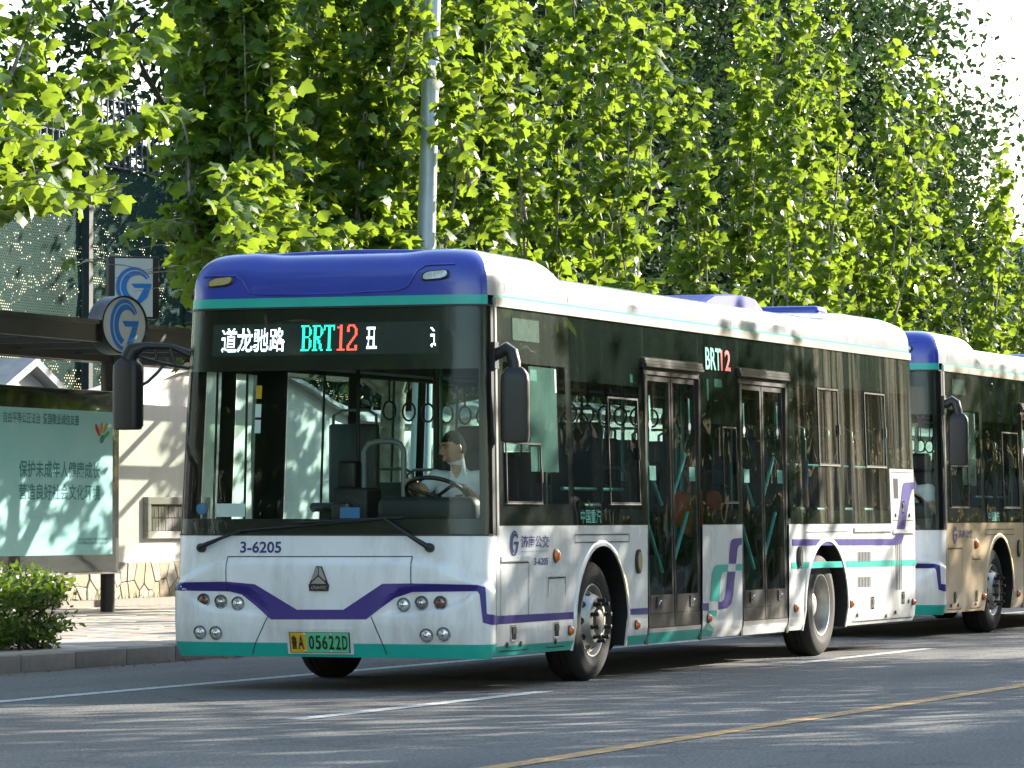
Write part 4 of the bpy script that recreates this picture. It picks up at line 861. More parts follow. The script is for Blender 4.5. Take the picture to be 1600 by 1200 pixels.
J = dict(hip=(0, 0, .02), waist=(0, 0, .17), chest=(-.02, 0, .35), neck=(-.02, 0, .50), head=(-.03, 0, .66), shR=(-.02, .18, .43), shL=(-.02, -.18, .43), elR=(-.06, .22, .16), wrR=(-.26, .14, .08), elL=(-.06, -.22, .16), wrL=(-.26, -.14, .08), thR=(-.1, .09, 0), thL=(-.1, -.09, 0), knR=(-.42, .10, .0), knL=(-.42, -.10, .0), anR=(-.42, .10, -.46), anL=(-.42, -.10, -.46))
J = {k: tuple(Vector(v)+Vector((pc.x+.05, -.90, 1.03))) for k, v in J.items()}; J['fd'] = (-1, 0, 0)
person('person', J, (-1, .1, 0), 'seated passenger in orange vest and red cap behind the first door glass', None, VEST, cap=True)
# ---------------------------------------------------------------- ground, road, kerb, sidewalk
ASPH = mat('asphalt', (.092, .089, .085), .85, var=.35, scale=40, bump=.8, bscale=60, col2=(.168, .162, .155), dirt=.0)
def asphalt():
    m = MATS['asphalt']; N = m.node_tree.nodes; L = m.node_tree.links; b = [n for n in N if n.type == 'BSDF_PRINCIPLED'][0]; rp = [n for n in N if n.type == 'VALTORGB'][0]
    tc = [n for n in N if n.type == 'TEX_COORD'][0]; mp = N.new('ShaderNodeMapping'); mp.inputs['Scale'].default_value = (.12, .8, 1); L.new(tc.outputs['Object'], mp.inputs[0])
    n2 = N.new('ShaderNodeTexNoise'); n2.inputs['Scale'].default_value = 1.2; n2.inputs['Detail'].default_value = 8; L.new(mp.outputs[0], n2.inputs['Vector'])
    r2 = N.new('ShaderNodeMapRange'); r2.inputs[1].default_value = .3; r2.inputs[2].default_value = .7; r2.inputs[3].default_value = .72; r2.inputs[4].default_value = 1.18; L.new(n2.outputs['Fac'], r2.inputs[0])
    mx = N.new('ShaderNodeMix'); mx.data_type = 'RGBA'; mx.blend_type = 'MULTIPLY'; mx.inputs[0].default_value = 1; L.new(rp.outputs[0], mx.inputs[6]); L.new(r2.outputs[0], mx.inputs[7]); 
    n3 = N.new('ShaderNodeTexNoise'); n3.inputs['Scale'].default_value = .55; n3.inputs['Detail'].default_value = 7; n3.inputs['Roughness'].default_value = .7; L.new(tc.outputs['Object'], n3.inputs['Vector'])
    r3 = N.new('ShaderNodeMapRange'); r3.inputs[1].default_value = .60; r3.inputs[2].default_value = .70; r3.inputs[3].default_value = 1.0; r3.inputs[4].default_value = .68; L.new(n3.outputs['Fac'], r3.inputs[0])
    vo = N.new('ShaderNodeTexVoronoi'); vo.feature = 'DISTANCE_TO_EDGE'; vo.inputs['Scale'].default_value = .33
    nw = N.new('ShaderNodeTexNoise'); nw.inputs['Scale'].default_value = 2.5; nw.inputs['Detail'].default_value = 5; L.new(tc.outputs['Object'], nw.inputs['Vector']); mw = N.new('ShaderNodeMix'); mw.data_type = 'RGBA'; mw.blend_type = 'ADD'; mw.inputs[0].default_value = .5; L.new(tc.outputs['Object'], mw.inputs[6]); L.new(nw.outputs['Color'], mw.inputs[7]); L.new(mw.outputs[2], vo.inputs['Vector'])
    r4 = N.new('ShaderNodeMapRange'); r4.inputs[1].default_value = .003; r4.inputs[2].default_value = .010; r4.inputs[3].default_value = .72; r4.inputs[4].default_value = 1.0; L.new(vo.outputs['Distance'], r4.inputs[0])
    m3 = N.new('ShaderNodeMath'); m3.operation = 'MULTIPLY'; L.new(r3.outputs[0], m3.inputs[0]); L.new(r4.outputs[0], m3.inputs[1])
    m4 = N.new('ShaderNodeMix'); m4.data_type = 'RGBA'; m4.blend_type = 'MULTIPLY'; m4.inputs[0].default_value = 1; L.new(mx.outputs[2], m4.inputs[6]); L.new(m3.outputs[0], m4.inputs[7]); L.new(m4.outputs[2], b.inputs['Base Color'])
asphalt()
def linemat(name, col, thr):
    m = mat(name, col, .7, var=.12, scale=8, bump=.3, bscale=150); N = m.node_tree.nodes; L = m.node_tree.links
    b = [n for n in N if n.type == 'BSDF_PRINCIPLED'][0]; rp = [n for n in N if n.type == 'VALTORGB'][0]; tc = [n for n in N if n.type == 'TEX_COORD'][0]
    n2 = N.new('ShaderNodeTexNoise'); n2.inputs['Scale'].default_value = 14; n2.inputs['Detail'].default_value = 8; n2.inputs['Roughness'].default_value = .75; L.new(tc.outputs['Object'], n2.inputs['Vector'])
    r2 = N.new('ShaderNodeMapRange'); r2.inputs[1].default_value = thr; r2.inputs[2].default_value = thr+.12; L.new(n2.outputs['Fac'], r2.inputs[0])
    mx = N.new('ShaderNodeMix'); mx.data_type = 'RGBA'; L.new(r2.outputs[0], mx.inputs[0]); L.new(rp.outputs[0], mx.inputs[6]); mx.inputs[7].default_value = (.10, .10, .10, 1); L.new(mx.outputs[2], b.inputs['Base Color'])
    return m
LW = linemat('worn_white_line', (.55, .55, .54), .50); LY = linemat('worn_yellow_line', (.50, .27, .07), .49)
KERB = mat('kerb_granite', (.23, .215, .195), .75, var=.18, scale=9, bump=.3, bscale=50, dirt=.35); KERB2 = mat('kerb_granite_dark', (.19, .18, .165), .75, var=.18, scale=9, bump=.3, bscale=50, dirt=.35)
PAVE = mat('paver_stone', (.36, .30, .25), .7, var=.12, scale=8, bump=.2, bscale=60); PAVE2 = mat('paver_stone_pale', (.44, .40, .35), .7, var=.12, scale=8, bump=.2, bscale=60); PAVE3 = mat('paver_stone_grey', (.28, .26, .24), .7, var=.12, scale=8, bump=.2, bscale=60)
JOINT = mat('paver_joint_sand', (.16, .145, .125), .9, var=.2, scale=30); SOIL = mat('soil', (.10, .08, .055), .95, var=.3, scale=8, bump=.5, bscale=20); GRASSG = mat('ground_green', (.06, .09, .03), .95, var=.4, scale=3)
def sheet(name, x0, x1, y0, y1, z, m):
    b = MB(); b.grid(lambda u, v: (u, v, z), lin(x0, x1, 8), lin(y0, y1, 4)); return b.build(name, m)
tag(sheet('ground', -400, 900, -400, 500, -.02, GRASSG), kind='structure')
tag(sheet('road', -120, 400, -9.6, 3.80, 0, ASPH), kind='structure')
rd = bpy.data.objects['road']
def mark(x0, x1, y, w, m, nm, y1=None):
    b = MB(); y1 = y if y1 is None else y1; n = max(1, int((x1-x0)/2)); b.grid(lambda u, v: (u, y+(y1-y)*(u-x0)/(x1-x0)+v, .004), lin(x0, x1, n), [-w/2, w/2]); return b.build(nm, m, rd)
mark(-60, 120, 1.41, .15, LW, 'edge_line', 1.41)
for k in range(-8, 14): mark(-4.15+k*10.95 if k else -4.15, .5+k*10.95, -1.575, .14, LW, 'lane_dash')
mark(-60, 160, -4.62, .15, LY, 'centre_line')
b = MB(); b.grid(lambda u, v: (u, v, -.005), [-120, 400], [3.8, 4.0]); 
# gutter-side kerb stones
kb = tag(empty('kerb', (0, 3.82, 0)), 'row of grey granite kerb stones between road and sidewalk', 'kerb'); kb['kind'] = 'structure'; del kb['category']; del kb['label']
ks = []
for j in range(4):
    b = MB(); b.bbox((0, .075, .045), (.985, .15, .21), .012); o = b.build('kerb_stone', KERB if j % 2 else KERB2, kb, smooth=40); ks.append(o)
x = -30.
for i in range(95):
    o = ks[i] if i < 4 else ks[i % 4].copy()
    if i >= 4: COL.objects.link(o)
    o.location = (x, random.uniform(-.006, .006), random.uniform(-.004, .004)); o.rotation_euler = (0, 0, random.uniform(-.004, .004)); x += 1.0
sw = tag(MB().box((100, 8.0, .06), (440, 8.06, .14)).build('sidewalk', JOINT), kind='structure')
pv = []
for j, m in enumerate((PAVE, PAVE2, PAVE3, PAVE)):
    b = MB(); b.bbox((0, 0, .0), (.592, .292, .03), .005); pv.append((b.build('paver', m, sw, smooth=40)))
n = 0; rest = MB()
for r_ in range(26):
    y = 4.15+r_*.30
    for c_ in range(-8, 60):
        x = 2.0+c_*.60+(.30 if r_ % 2 else 0); q = pix((x, y, .14))
        if not (-60 < q[0] < 330 and q[1] < 1240): continue
        k = random.choice((0, 0, 1, 2, 3)); vis = 60 < q[0] < 300 and n < 300
        if vis:
            o = pv[k].copy() if n >= 4 else pv[n]
            if n >= 4: COL.objects.link(o)
            o.location = (x, y, .133+random.uniform(-.0025, .0025)); o.rotation_euler = (random.uniform(-.004, .004), random.uniform(-.004, .004), 0); n += 1
        else: rest.box((x, y, .131+random.uniform(-.002, .002)), (.592, .292, .03))
tag(rest.build('paving', PAVE, sw), kind='stuff')
tag(MB().box((100, -12.6, .06), (440, 6.0, .14)).build('sidewalk', PAVE3), kind='structure')
# fallen leaf litter along the gutter
b = MB()
for i in range(260):
    x = random.uniform(-1, 9); y = 3.78-abs(random.gauss(0, .18)); a = random.uniform(0, 6.3); r_ = random.uniform(.008, .03); c = Vector((x, y, .006))
    b.add([c+Vector((math.cos(a+t)*r_*k, math.sin(a+t)*r_*k, random.uniform(0, .012))) for t, k in ((0, 1), (1.6, .5), (3.1, 1), (4.7, .5))], [(0, 1, 2, 3)])
tag(b.build('leaf_litter', mat('dry_litter', (.22, .16, .08), .9, var=.5, scale=40)), 'dry leaf litter and crumbs lying along the foot of the kerb', 'litter', kind='stuff')

# ---------------------------------------------------------------- white wall behind the sidewalk
PLASTER = mat('white_plaster', (.76, .75, .73), .85, var=.06, scale=1.5, bump=.1, bscale=40, dirt=.18); COPE = mat('grey_coping', (.30, .31, .32), .7, var=.15, dirt=.2)
STONE = [mat('cladding_stone_%s' % k, c, .8, var=.2, scale=7, bump=.35, bscale=25) for k, c in (('ochre', (.36, .29, .19)), ('buff', (.40, .345, .26)), ('rust', (.32, .25, .17)), ('grey', (.31, .285, .24)))]
MORTAR = mat('mortar', (.26, .235, .195), .9, var=.2)
YW = 12.0
wl = tag(empty('wall', (21, YW, 0)), 'white plastered wall with grey coping and crazy stone base behind the bus stop', 'wall')
def wtop(x):       # the coping swings up and down along the wall
    return 2.70+.62*ss(19.8, 23.4, x)-.60*ss(25.8, 29.5, x)+.35*ss(31, 36, x)
b = MB(); xs = lin(-60, 90, 200)
def wl_(x, y, z): return (x-21, y-YW, z)
vs = []
for x in xs: vs += [wl_(x, YW, .70), wl_(x, YW, wtop(x)), wl_(x, YW+.28, wtop(x)), wl_(x, YW+.28, .70)]
b.add(vs, [(4*i+k, 4*i+(k+1) % 4, 4*i+4+(k+1) % 4, 4*i+4+k) for i in range(200) for k in range(4)]); b.build('wall_face', PLASTER, wl)
b = MB(); vs = []
for x in xs:
    t = wtop(x); vs += [wl_(x, YW-.14, t), wl_(x, YW-.12, t+.07), wl_(x, YW+.14, t+.20), wl_(x, YW+.40, t+.07), wl_(x, YW+.42, t)]
b.add(vs, [(5*i+k, 5*i+(k+1) % 5, 5*i+5+(k+1) % 5, 5*i+5+k) for i in range(200) for k in range(5)]); b.build('coping', COPE, wl)
MB().box((-6, .14, .36), (150, .27, .66)).build('stone_base', MORTAR, wl)
MB().box((-6, -.35, .155), (150, .16, .16)).build('edge_kerb', KERB, wl)
# crazy-paving stones as voronoi cells
def voronoi(seeds, x0, x1, z0, z1):
    out = []
    for i, s in enumerate(seeds):
        poly = [(x0, z0), (x1, z0), (x1, z1), (x0, z1)]
        for j, t in enumerate(seeds):
            if i == j or abs(s[0]-t[0]) > 1.2: continue
            mx, mz = (s[0]+t[0])/2, (s[1]+t[1])/2; nx, nz = t[0]-s[0], t[1]-s[1]; new = []
            for a, c in zip(poly, poly[1:]+poly[:1]):
                da = (a[0]-mx)*nx+(a[1]-mz)*nz; dc = (c[0]-mx)*nx+(c[1]-mz)*nz
                if da <= 0: new.append(a)
                if da*dc < 0: k = da/(da-dc); new.append((a[0]+(c[0]-a[0])*k, a[1]+(c[1]-a[1])*k))
            poly = new
            if len(poly) < 3: break
        if len(poly) >= 3: out.append((s, poly))
    return out
seeds = []
for i in range(46):
    for j in range(2): seeds.append((16.2+i*.24+random.uniform(-.10, .10), .24+j*.30+random.uniform(-.10, .10)))
for s, poly in voronoi(seeds, 16, 27.2, .10, .70):
    cx = sum(p[0] for p in poly)/len(poly); cz = sum(p[1] for p in poly)/len(poly); L_ = .007; q = []
    for p in poly:
        d = math.hypot(p[0]-cx, p[1]-cz) or 1; k = max(.3, (d-L_)/d); q.append((cx+(p[0]-cx)*k, cz+(p[1]-cz)*k))
    dp = random.uniform(.012, .03); b = MB(); nn = len(q); inn = [(cx+(p[0]-cx)*.93, cz+(p[1]-cz)*.93) for p in q]
    b.add([(p[0]-21, .004, p[1]) for p in q]+[(p[0]-21, -dp*.7, p[1]) for p in q]+[(p[0]-21, -dp, p[1]) for p in inn], [(k, (k+1) % nn, nn+(k+1) % nn, nn+k) for k in range(nn)]+[(nn+k, nn+(k+1) % nn, 2*nn+(k+1) % nn, 2*nn+k) for k in range(nn)]+[tuple(range(2*nn, 3*nn))])
    b.build('stone', random.choice(STONE), wl)
# framed grille in the wall
a0 = at(223, 842, 1, YW); a1 = at(282, 777, 1, YW); gw = a1.x-a0.x+.8; gh = a1.z-a0.z
gr = empty('wall_grille', (a0.x-21, 0, a0.z), 0, wl)
FR = mat('grey_stone_frame', (.30, .29, .27), .8, var=.12, bump=.2); SLT = mat('weathered_wood', (.13, .125, .115), .8, var=.35, scale=25, stretch=(1, 1, .2))
for c, d in (((gw/2, -.03, .05), (gw, .10, .10)), ((gw/2, -.03, gh-.05), (gw, .10, .10)), ((.05, -.03, gh/2), (.10, .10, gh-.2)), ((gw-.05, -.03, gh/2), (.10, .10, gh-.2))): MB().bbox(c, d, .01).build('frame', FR, gr)
MB().box((gw/2, -.005, gh/2), (gw-.2, .02, gh-.2)).build('backing', BLACK, gr)
nsl = int((gw-.2)/.045)
for row in (0, 1):
    for k in range(nsl): MB().box((.12+k*.045, -.02-random.uniform(0, .008), .10+(gh-.2)*(.25+.5*row)), (.040, .018, (gh-.2)/2-.012)).build('slat', SLT, gr)
# gabled gatehouse roof peeping over the light box
gp = at(37, 559, 1, YW+1.2)
gh_ = tag(empty('gatehouse', (gp.x, YW+1.2, 0)), 'small white gabled gatehouse with grey roof behind the advertising board', 'building')
hw = 1.5; ap = gp.z; ev = ap-.75
b = MB(); b.prism([(-hw, .1), (hw, .1), (hw, ev), (0, ap-.12), (-hw, ev)], lambda u, v: (u, 0, v), lambda u, v: (u, 3, v)); b.build('gable_wall', PLASTER, gh_)
for s_ in (-1, 1):
    b = MB(); b.add([(0, -.2, ap), (s_*(hw+.35), -.2, ev-.05), (s_*(hw+.35), 3.2, ev-.05), (0, 3.2, ap), (0, -.2, ap-.11), (s_*(hw+.35), -.2, ev-.16), (s_*(hw+.35), 3.2, ev-.16), (0, 3.2, ap-.11)], [(0, 1, 2, 3), (4, 7, 6, 5), (0, 4, 5, 1), (1, 5, 6, 2), (2, 6, 7, 3), (3, 7, 4, 0)]); b.build('roof_slope', COPE, gh_)

# ---------------------------------------------------------------- tall perforated green screen fence
def meshmat():
    m, N, L = new_mat('perforated_green_screen'); out = N.new('ShaderNodeOutputMaterial'); tc = N.new('ShaderNodeTexCoord')
    sep = N.new('ShaderNodeSeparateXYZ'); L.new(tc.outputs['Object'], sep.inputs[0])
    def M_(op, a, b_=None, c=None):
        n = N.new('ShaderNodeMath'); n.operation = op
        for i, v in enumerate((a, b_, c)):
            if v is None: continue
            if isinstance(v, (int, float)): n.inputs[i].default_value = v
            else: L.new(v, n.inputs[i])
        return n.outputs[0]
    pz = .040; px_ = .070
    rz = M_('DIVIDE', sep.outputs['Z'], pz); row = M_('FLOOR', rz); fz = M_('SUBTRACT', M_('FRACT', rz), .5)
    odd = M_('MULTIPLY', M_('MODULO', M_('ABSOLUTE', row), 2.0), .5); rx = M_('ADD', M_('DIVIDE', sep.outputs['X'], px_), odd); fx = M_('SUBTRACT', M_('FRACT', rx), .5)
    d = M_('ADD', M_('MULTIPLY', fx, fx), M_('MULTIPLY', M_('MULTIPLY', fz, fz), .8)); hole = M_('LESS_THAN', d, .038)
    b = N.new('ShaderNodeBsdfPrincipled'); b.inputs['Base Color'].default_value = (.015, .10, .075, 1); b.inputs['Roughness'].default_value = .5
    nz = N.new('ShaderNodeTexNoise'); nz.inputs['Scale'].default_value = 1.2; nz.inputs['Detail'].default_value = 6; L.new(tc.outputs['Object'], nz.inputs['Vector'])
    rp = N.new('ShaderNodeValToRGB'); rp.color_ramp.elements[0].color = (.008, .028, .024, 1); rp.color_ramp.elements[1].color = (.018, .050, .042, 1); b.inputs['Specular IOR Level'].default_value = .1; b.inputs['Roughness'].default_value = .85; L.new(nz.outputs['Fac'], rp.inputs[0]); L.new(rp.outputs[0], b.inputs['Base Color'])
    t = N.new('ShaderNodeBsdfTransparent'); mx = N.new('ShaderNodeMixShader'); L.new(hole, mx.inputs[0]); L.new(b.outputs[0], mx.inputs[1]); L.new(t.outputs[0], mx.inputs[2]); L.new(mx.outputs[0], out.inputs[0]); return m
MESH = meshmat(); FPOST = mat('dark_green_post', (.012, .026, .028), .5, var=.2); BLUEM = mat('dark_blue_mesh', (.02, .04, .09), .5, var=.2)
YF = 15.5; pxp = at(136, 500, 1, YF).x; tp = at(136, 138, 1, YF).z
fn = tag(empty('screen_fence', (pxp, YF, 0)), 'tall green perforated screen fence on dark posts behind the white wall', 'fence')
for k in range(-3, 9):
    MB().box((k*3.6, 0, tp/2), (.13, .13, tp)).build('fence_post', FPOST, fn)
    b = MB(); b.grid(lambda u, v: (u, .075+.03*math.sin(u*2.2+v*1.1)+.012*math.sin(v*5), v), lin(k*3.6+.07, (k+1)*3.6-.07, 24), lin(.3, tp-1.15, 20)); b.build('screen_panel', MESH, fn, smooth='all')
    b = MB()
    for i in range(1, 18): b.box((k*3.6+i*.2, .07, tp-.55), (.022, .022, 1.1))
    for i in range(0, 6): b.box((k*3.6+1.8, .07, tp-1.08+i*.2), (3.5, .018, .022))
    b.build('top_lattice', BLUEM, fn)

# ---------------------------------------------------------------- bus shelter with light box, round and square signs
SHM = mat('shelter_dark_metal', (.035, .031, .029), .45, metal=.3, var=.15); CANP = glass('frosted_canopy', (.74, .77, .70), .22, refl=.04, streak=(2, 2, 2)); SIGNW = mat('sign_white', (.62, .63, .62), .3, coat=.5, var=.05); SIGNB = mat('sign_blue', (.03, .20, .60), .4, var=.05)
YS = 10.0; sp0 = at(168, 957, 2, .14); YS = sp0.y
sh = tag(empty('bus_shelter', (sp0.x, YS, .13)), 'dark metal bus shelter with long flat canopy on round posts beside the bus', 'bus shelter')
OX = sp0.x
def SHP(px, py, dy): q = at(px, py, 1, YS+dy); return Vector((q.x-OX, dy, q.z-.13))
for k in (-4.6, 0, 4.6): MB().tube([(k, 0, 0), (k, 0, 3.15)], .088, 18).build('shelter_post', SHM, sh, smooth=50)
f0 = SHP(0, 490, -1.7); f1 = SHP(0, 521, -1.7)
zt = f0.z-.02; zb = f1.z
MB().box((1.5, -1.7, (zt+zb)/2), (16, .12, zt-zb)).build('canopy_fascia', SHM, sh); MB().box((1.5, -1.70, zt+.025), (16, .17, .05)).build('canopy_trim', DARKGREY, sh)
for k in range(-4, 7):
    MB().box((k*1.5-.2, -.35, zb+.06), (1.42, 2.5, .03)).build('canopy_panel', CANP, sh); MB().box((k*1.5-.95, -.35, zb+.03), (.05, 2.5, .08)).build('canopy_rib', SHM, sh)
MB().box((1.5, .95, zb+.05), (16, .10, .14)).build('canopy_back_beam', SHM, sh); MB().box((1.5, 0, zb-.03), (16, .12, .10)).build('canopy_purlin', SHM, sh)
# light box with poster
lb = tag(empty('advert_light_box', (OX, YS-.05, 0)), 'black framed light box with pale teal public notice poster at the bus stop', 'light box')
def LB(px, py): q = at(px, py, 1, YS-.16); return Vector((q.x-OX, 0, q.z))
r0 = LB(187, 893); r1 = LB(187, 612); x1 = r0.x; x0 = x1-3.9; zb = r0.z; zt = r1.z
MB().bbox(((x0+x1)/2, 0, (zb+zt)/2), (x1-x0, .20, zt-zb), .012).build('box_frame', mat('black_gloss', (.008, .008, .009), .15, coat=.8, var=.1), lb, smooth=40)
MB().box((x1+.035, .02, (zb+zt)/2), (.07, .16, zt-zb+.02)).build('box_side_rail', ALU, lb)
MB().box(((x0+x1)/2, 0, zb-.012), (x1-x0+.1, .22, .022)).build('box_bottom_rail', ALU, lb)
for k in (x0+.6,): MB().tube([(k, .0, .13), (k, 0, zb-.02)], .07, 14).build('box_leg', SHM, lb, smooth=50)
pr = LB(176, 866); pt = LB(176, 644); POST = mat('poster_teal', (.38, .62, .64), .5, coat=.1, var=.06, scale=1.2, col2=(.25, .52, .53), emit=.03); PTX = mat('poster_ink_teal', (.02, .20, .23), .5)
px1 = pr.x; px0 = x0+.15; pz0 = pr.z; pz1 = pt.z
po = MB().box(((px0+px1)/2, -.103, (pz0+pz1)/2), (px1-px0, .004, pz1-pz0)).build('poster', POST, lb)
def pfn(u, v): return (u, -.107, v)
def ptext(t, p0, p1, m, bold=0.): a, c = LB(*p0), LB(*p1); text_on(t, pfn, a.x, c.x, a.z, c.z, 'poster_lettering', m, po, bold=bold)
ptext('保护未成年人健康成长', (30, 746), (157, 722), PTX, .015); ptext('营造良好社会文化环境', (30, 781), (157, 757), PTX, .015)
PT2 = mat('poster_ink_dark', (.03, .12, .13), .5); ptext('富强民主文明和谐  自由平等公正法治  爱国敬业诚信友善', (-60, 657), (124, 648), PT2, .01)
ptext('中共济南市委宣传部', (122, 845), (168, 840), PT2); ptext('济南市精神文明建设委员会办公室', (122, 851), (168, 846), PT2)
for i, (px_, py_, ang, ln, wd, c) in enumerate(((153, 672, 1.95, 20, 6, (.62, .03, .03)), (159, 668, 1.5, 18, 5, (.72, .25, .02)), (165, 669, 1.15, 18, 5, (.65, .42, .02)), (167, 679, .75, 14, 6, (.08, .42, .08)), (160, 686, 1.2, 14, 8, (.02, .30, .20)))):
    a = LB(px_, py_); k = 1/125.; pts = [(math.cos(2*PI*t/14)*ln/2, math.sin(2*PI*t/14)*wd/2) for t in range(14)]
    MB().add([(a.x+(u*math.cos(ang)-v*math.sin(ang))*k*1.9, -.107-.0004*i, a.z+(u*math.sin(ang)+v*math.cos(ang))*k) for u, v in pts], [tuple(range(14))]).build('poster_emblem', mat('poster_print_%s' % 'abcde'[i], c, .5), po)
MB().box(((x0+x1)/2, -.112, (pz0+pz1)/2), (x1-x0-.06, .003, zt-zb-.06)).build('box_glass', glass('light_box_glass', (.96, .98, .97), 0, refl=.015, wave=.0), lb)
# round sign on the canopy edge
cr = at(199, 508, 1, YS-1.95); rs = tag(empty('round_stop_sign', (cr.x, YS-1.85, 0)), 'round drum sign with blue ring logo mounted on the canopy edge', 'sign')
rad = at(199, 462, 1, YS-1.95).z-cr.z; axd = Vector((-.42, -.91, 0)).normalized(); c0 = Vector((0, 0, cr.z)); tang = Vector((-axd.y, axd.x, 0))
MB().lathe([(0, -.16), (rad, -.16), (rad, .10), (rad*.94, .10), (rad*.93, .085)], c0, axd, 48).build('drum', DARKGREY, rs, smooth=40)
MB().lathe([(0, .086), (rad*.935, .086)], c0, axd, 48).build('sign_face', SIGNW, rs)
def rsf(u, v): return c0+axd*.092+tang*((u-.5)*rad*1.25)+Vector((0, 0, (v-.5)*rad*1.75))
glogo(MB(), rsf).build('logo', SIGNB, rs); MB().box((0, .10, cr.z-.02), (.12, .25, .12)).build('sign_bracket', SHM, rs)
sq = at(207, 450, 1, YS+.1); qs = tag(empty('square_stop_sign', (sq.x, YS+.1, 0)), 'upright rectangular box sign with blue ring logo above the canopy, behind the round sign', 'sign')
fa = Vector((-.83, -.56, 0)).normalized(); ta = Vector((-fa.y, fa.x, 0)); hw = .235; c0 = Vector((0, 0, sq.z)); hh = .36; rz = math.atan2(ta.y, ta.x)
MB().bbox(c0, (hw*2+.16, .22, hh*2+.05), .012, rz).build('sign_box', SHM, qs, smooth=40)
b = MB(); b.add([c0+fa*.116+ta*u*hw+Vector((0, 0, v*hh)) for u, v in ((-1, -1), (1, -1), (1, 1), (-1, 1))], [(0, 1, 2, 3)]); b.build('sign_face', SIGNW, qs)
glogo(MB(), lambda u, v: c0+fa*.121+ta*((u-.5)*hw*1.9)+Vector((0, 0, (v-.48)*hh*1.35))).build('logo', SIGNB, qs)
MB().tube([(0, .1, 3.25), (0, .1, sq.z-hh)], .05, 12).build('sign_post', SHM, qs, smooth=50)

# ---------------------------------------------------------------- street lamp
LPM = mat('lamp_grey_paint', (.42, .48, .53), .4, metal=.2, coat=.3, var=.05); l0 = at(666, 390, 1, 5.3); l1 = at(676, 0, 1, 5.3)
lean = (l1.x-l0.x)/(l1.z-l0.z); la = tag(empty('street_lamp', (l0.x-lean*l0.z, 5.3, .13)), 'pale grey tapered street lamp post rising behind the bus roof', 'street lamp')
MB().tube([(lean*z, 0, z) for z in (0, 3, 6, 10)], [.125, .112, .098, .08], 20).build('lamp_post', LPM, la, smooth=60); MB().bbox((0, 0, .25), (.30, .30, .5), .04).build('lamp_base', LPM, la, smooth=40)
MB().tube([(lean*10, 0, 9.9), (lean*10, -.3, 10.5), (lean*10, -1.0, 10.8), (lean*10, -1.8, 10.9)], .04, 10).build('lamp_arm', LPM, la, smooth=60); MB().bbox((lean*10, -2.1, 10.9), (.25, .7, .12), .04).build('lamp_head', LPM, la, smooth=40)

# ---------------------------------------------------------------- far building at the right edge
BW = mat('far_building_render', (.48, .48, .50), .8, var=.06); BWN = mat('far_window_dark', (.06, .07, .09), .2)
bp = at(1560, 470, 0, 165); fb = tag(empty('apartment_block', (165, bp.y-2, 0)), 'pale grey apartment block far behind the trees at the right edge', 'building')
hgt = at(1590, 395, 0, 165).z
MB().box((6, -9, hgt/2), (12, 24, hgt)).build('block_wall', BW, fb); MB().box((6, -9, hgt+.25), (12.6, 24.6, .5)).build('roof_slab', BW, fb)
for r_ in range(int(hgt/3)):
    for c_ in range(7):
        w = MB().box((-.03, -19+c_*3.2, 2+r_*3), (.10, 1.6, 1.5)).build('window', BWN, fb)

# ---------------------------------------------------------------- unseen offices, added to block the bright horizon in the bus's glass
OFW = mat('added_office_dark', (.085, .085, .08), .8, var=.15, scale=2); OFG = mat('office_window', (.02, .025, .03), .1, coat=.5)
for i, (x, w_, h_) in enumerate(((26, 34, 13), (64, 36, 15), (104, 38, 14), (148, 44, 16), (200, 54, 15))):
    ob = tag(empty('added_office', (x, -24, 0)), 'dark office block added across the road, unseen, as backing for the glass reflections', 'building', 'offices added across the road for the reflections, outside the picture')
    MB().box((0, -5, h_/2), (w_, 10, h_)).build('office_wall', OFW, ob); MB().box((0, -5, h_+.3), (w_+.8, 10.8, .6)).build('roof_slab', OFW, ob)
    for r_ in range(int(h_/3.4)):
        for c_ in range(int(w_/4)): MB().box((-w_/2+2.2+c_*4, .02, 2+r_*3.4), (2.2, .10, 1.9)).build('window', OFG, ob)
# ---------------------------------------------------------------- vegetation
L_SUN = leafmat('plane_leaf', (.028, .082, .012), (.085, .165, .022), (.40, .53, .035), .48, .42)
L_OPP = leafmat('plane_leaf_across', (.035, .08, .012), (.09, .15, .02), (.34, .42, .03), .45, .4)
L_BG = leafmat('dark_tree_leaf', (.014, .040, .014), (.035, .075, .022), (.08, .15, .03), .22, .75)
L_HEDGE = leafmat('hedge_leaf', (.022, .065, .012), (.07, .15, .02), (.28, .40, .03), .35, .5)
BARK = mat('plane_bark', (.17, .15, .115), .85, var=.35, scale=7, bump=.3, bscale=20, col2=(.26, .24, .19)); BARKD = mat('dark_bark', (.05, .04, .03), .9, var=.3, bump=.4, bscale=15)
_h = [(.06, .0), (.30, -.08), (.37, .07), (.60, .12), (.55, .30), (.60, .55), (.35, .56), (.23, .76)]
_o = [(0, .0)]+_h+[(0, 1.0)]+[(-x, y) for x, y in _h[::-1]]
def _tmpl(out, fold, curl):
    c = (0, .32); V = [(c[0], c[1], 0)]+[(x, y, -fold*abs(x)-curl*y*y) for x, y in out]
    n = len(out); return np.array(V, np.float32), np.array([(0, 1+k, 1+(k+1) % n) for k in range(n)], np.int32)
T_PLANE = [_tmpl(_o, f, c) for f, c in ((.25, .15), (.55, .35), (.10, .45), (-.25, .25))]
_s = [(0, 0), (.32, .02), (.50, .42), (.22, .55), (0, 1), (-.22, .55), (-.50, .42), (-.32, .02)]
T_SIMPLE = [_tmpl(_s, .25, .2), _tmpl(_s, -.1, .3)]
T_OVAL = [(np.array([(0, 0, 0), (.28, .45, -.06), (0, 1, -.1), (-.28, .45, -.06)], np.float32), np.array([(0, 1, 2), (0, 2, 3)], np.int32))]
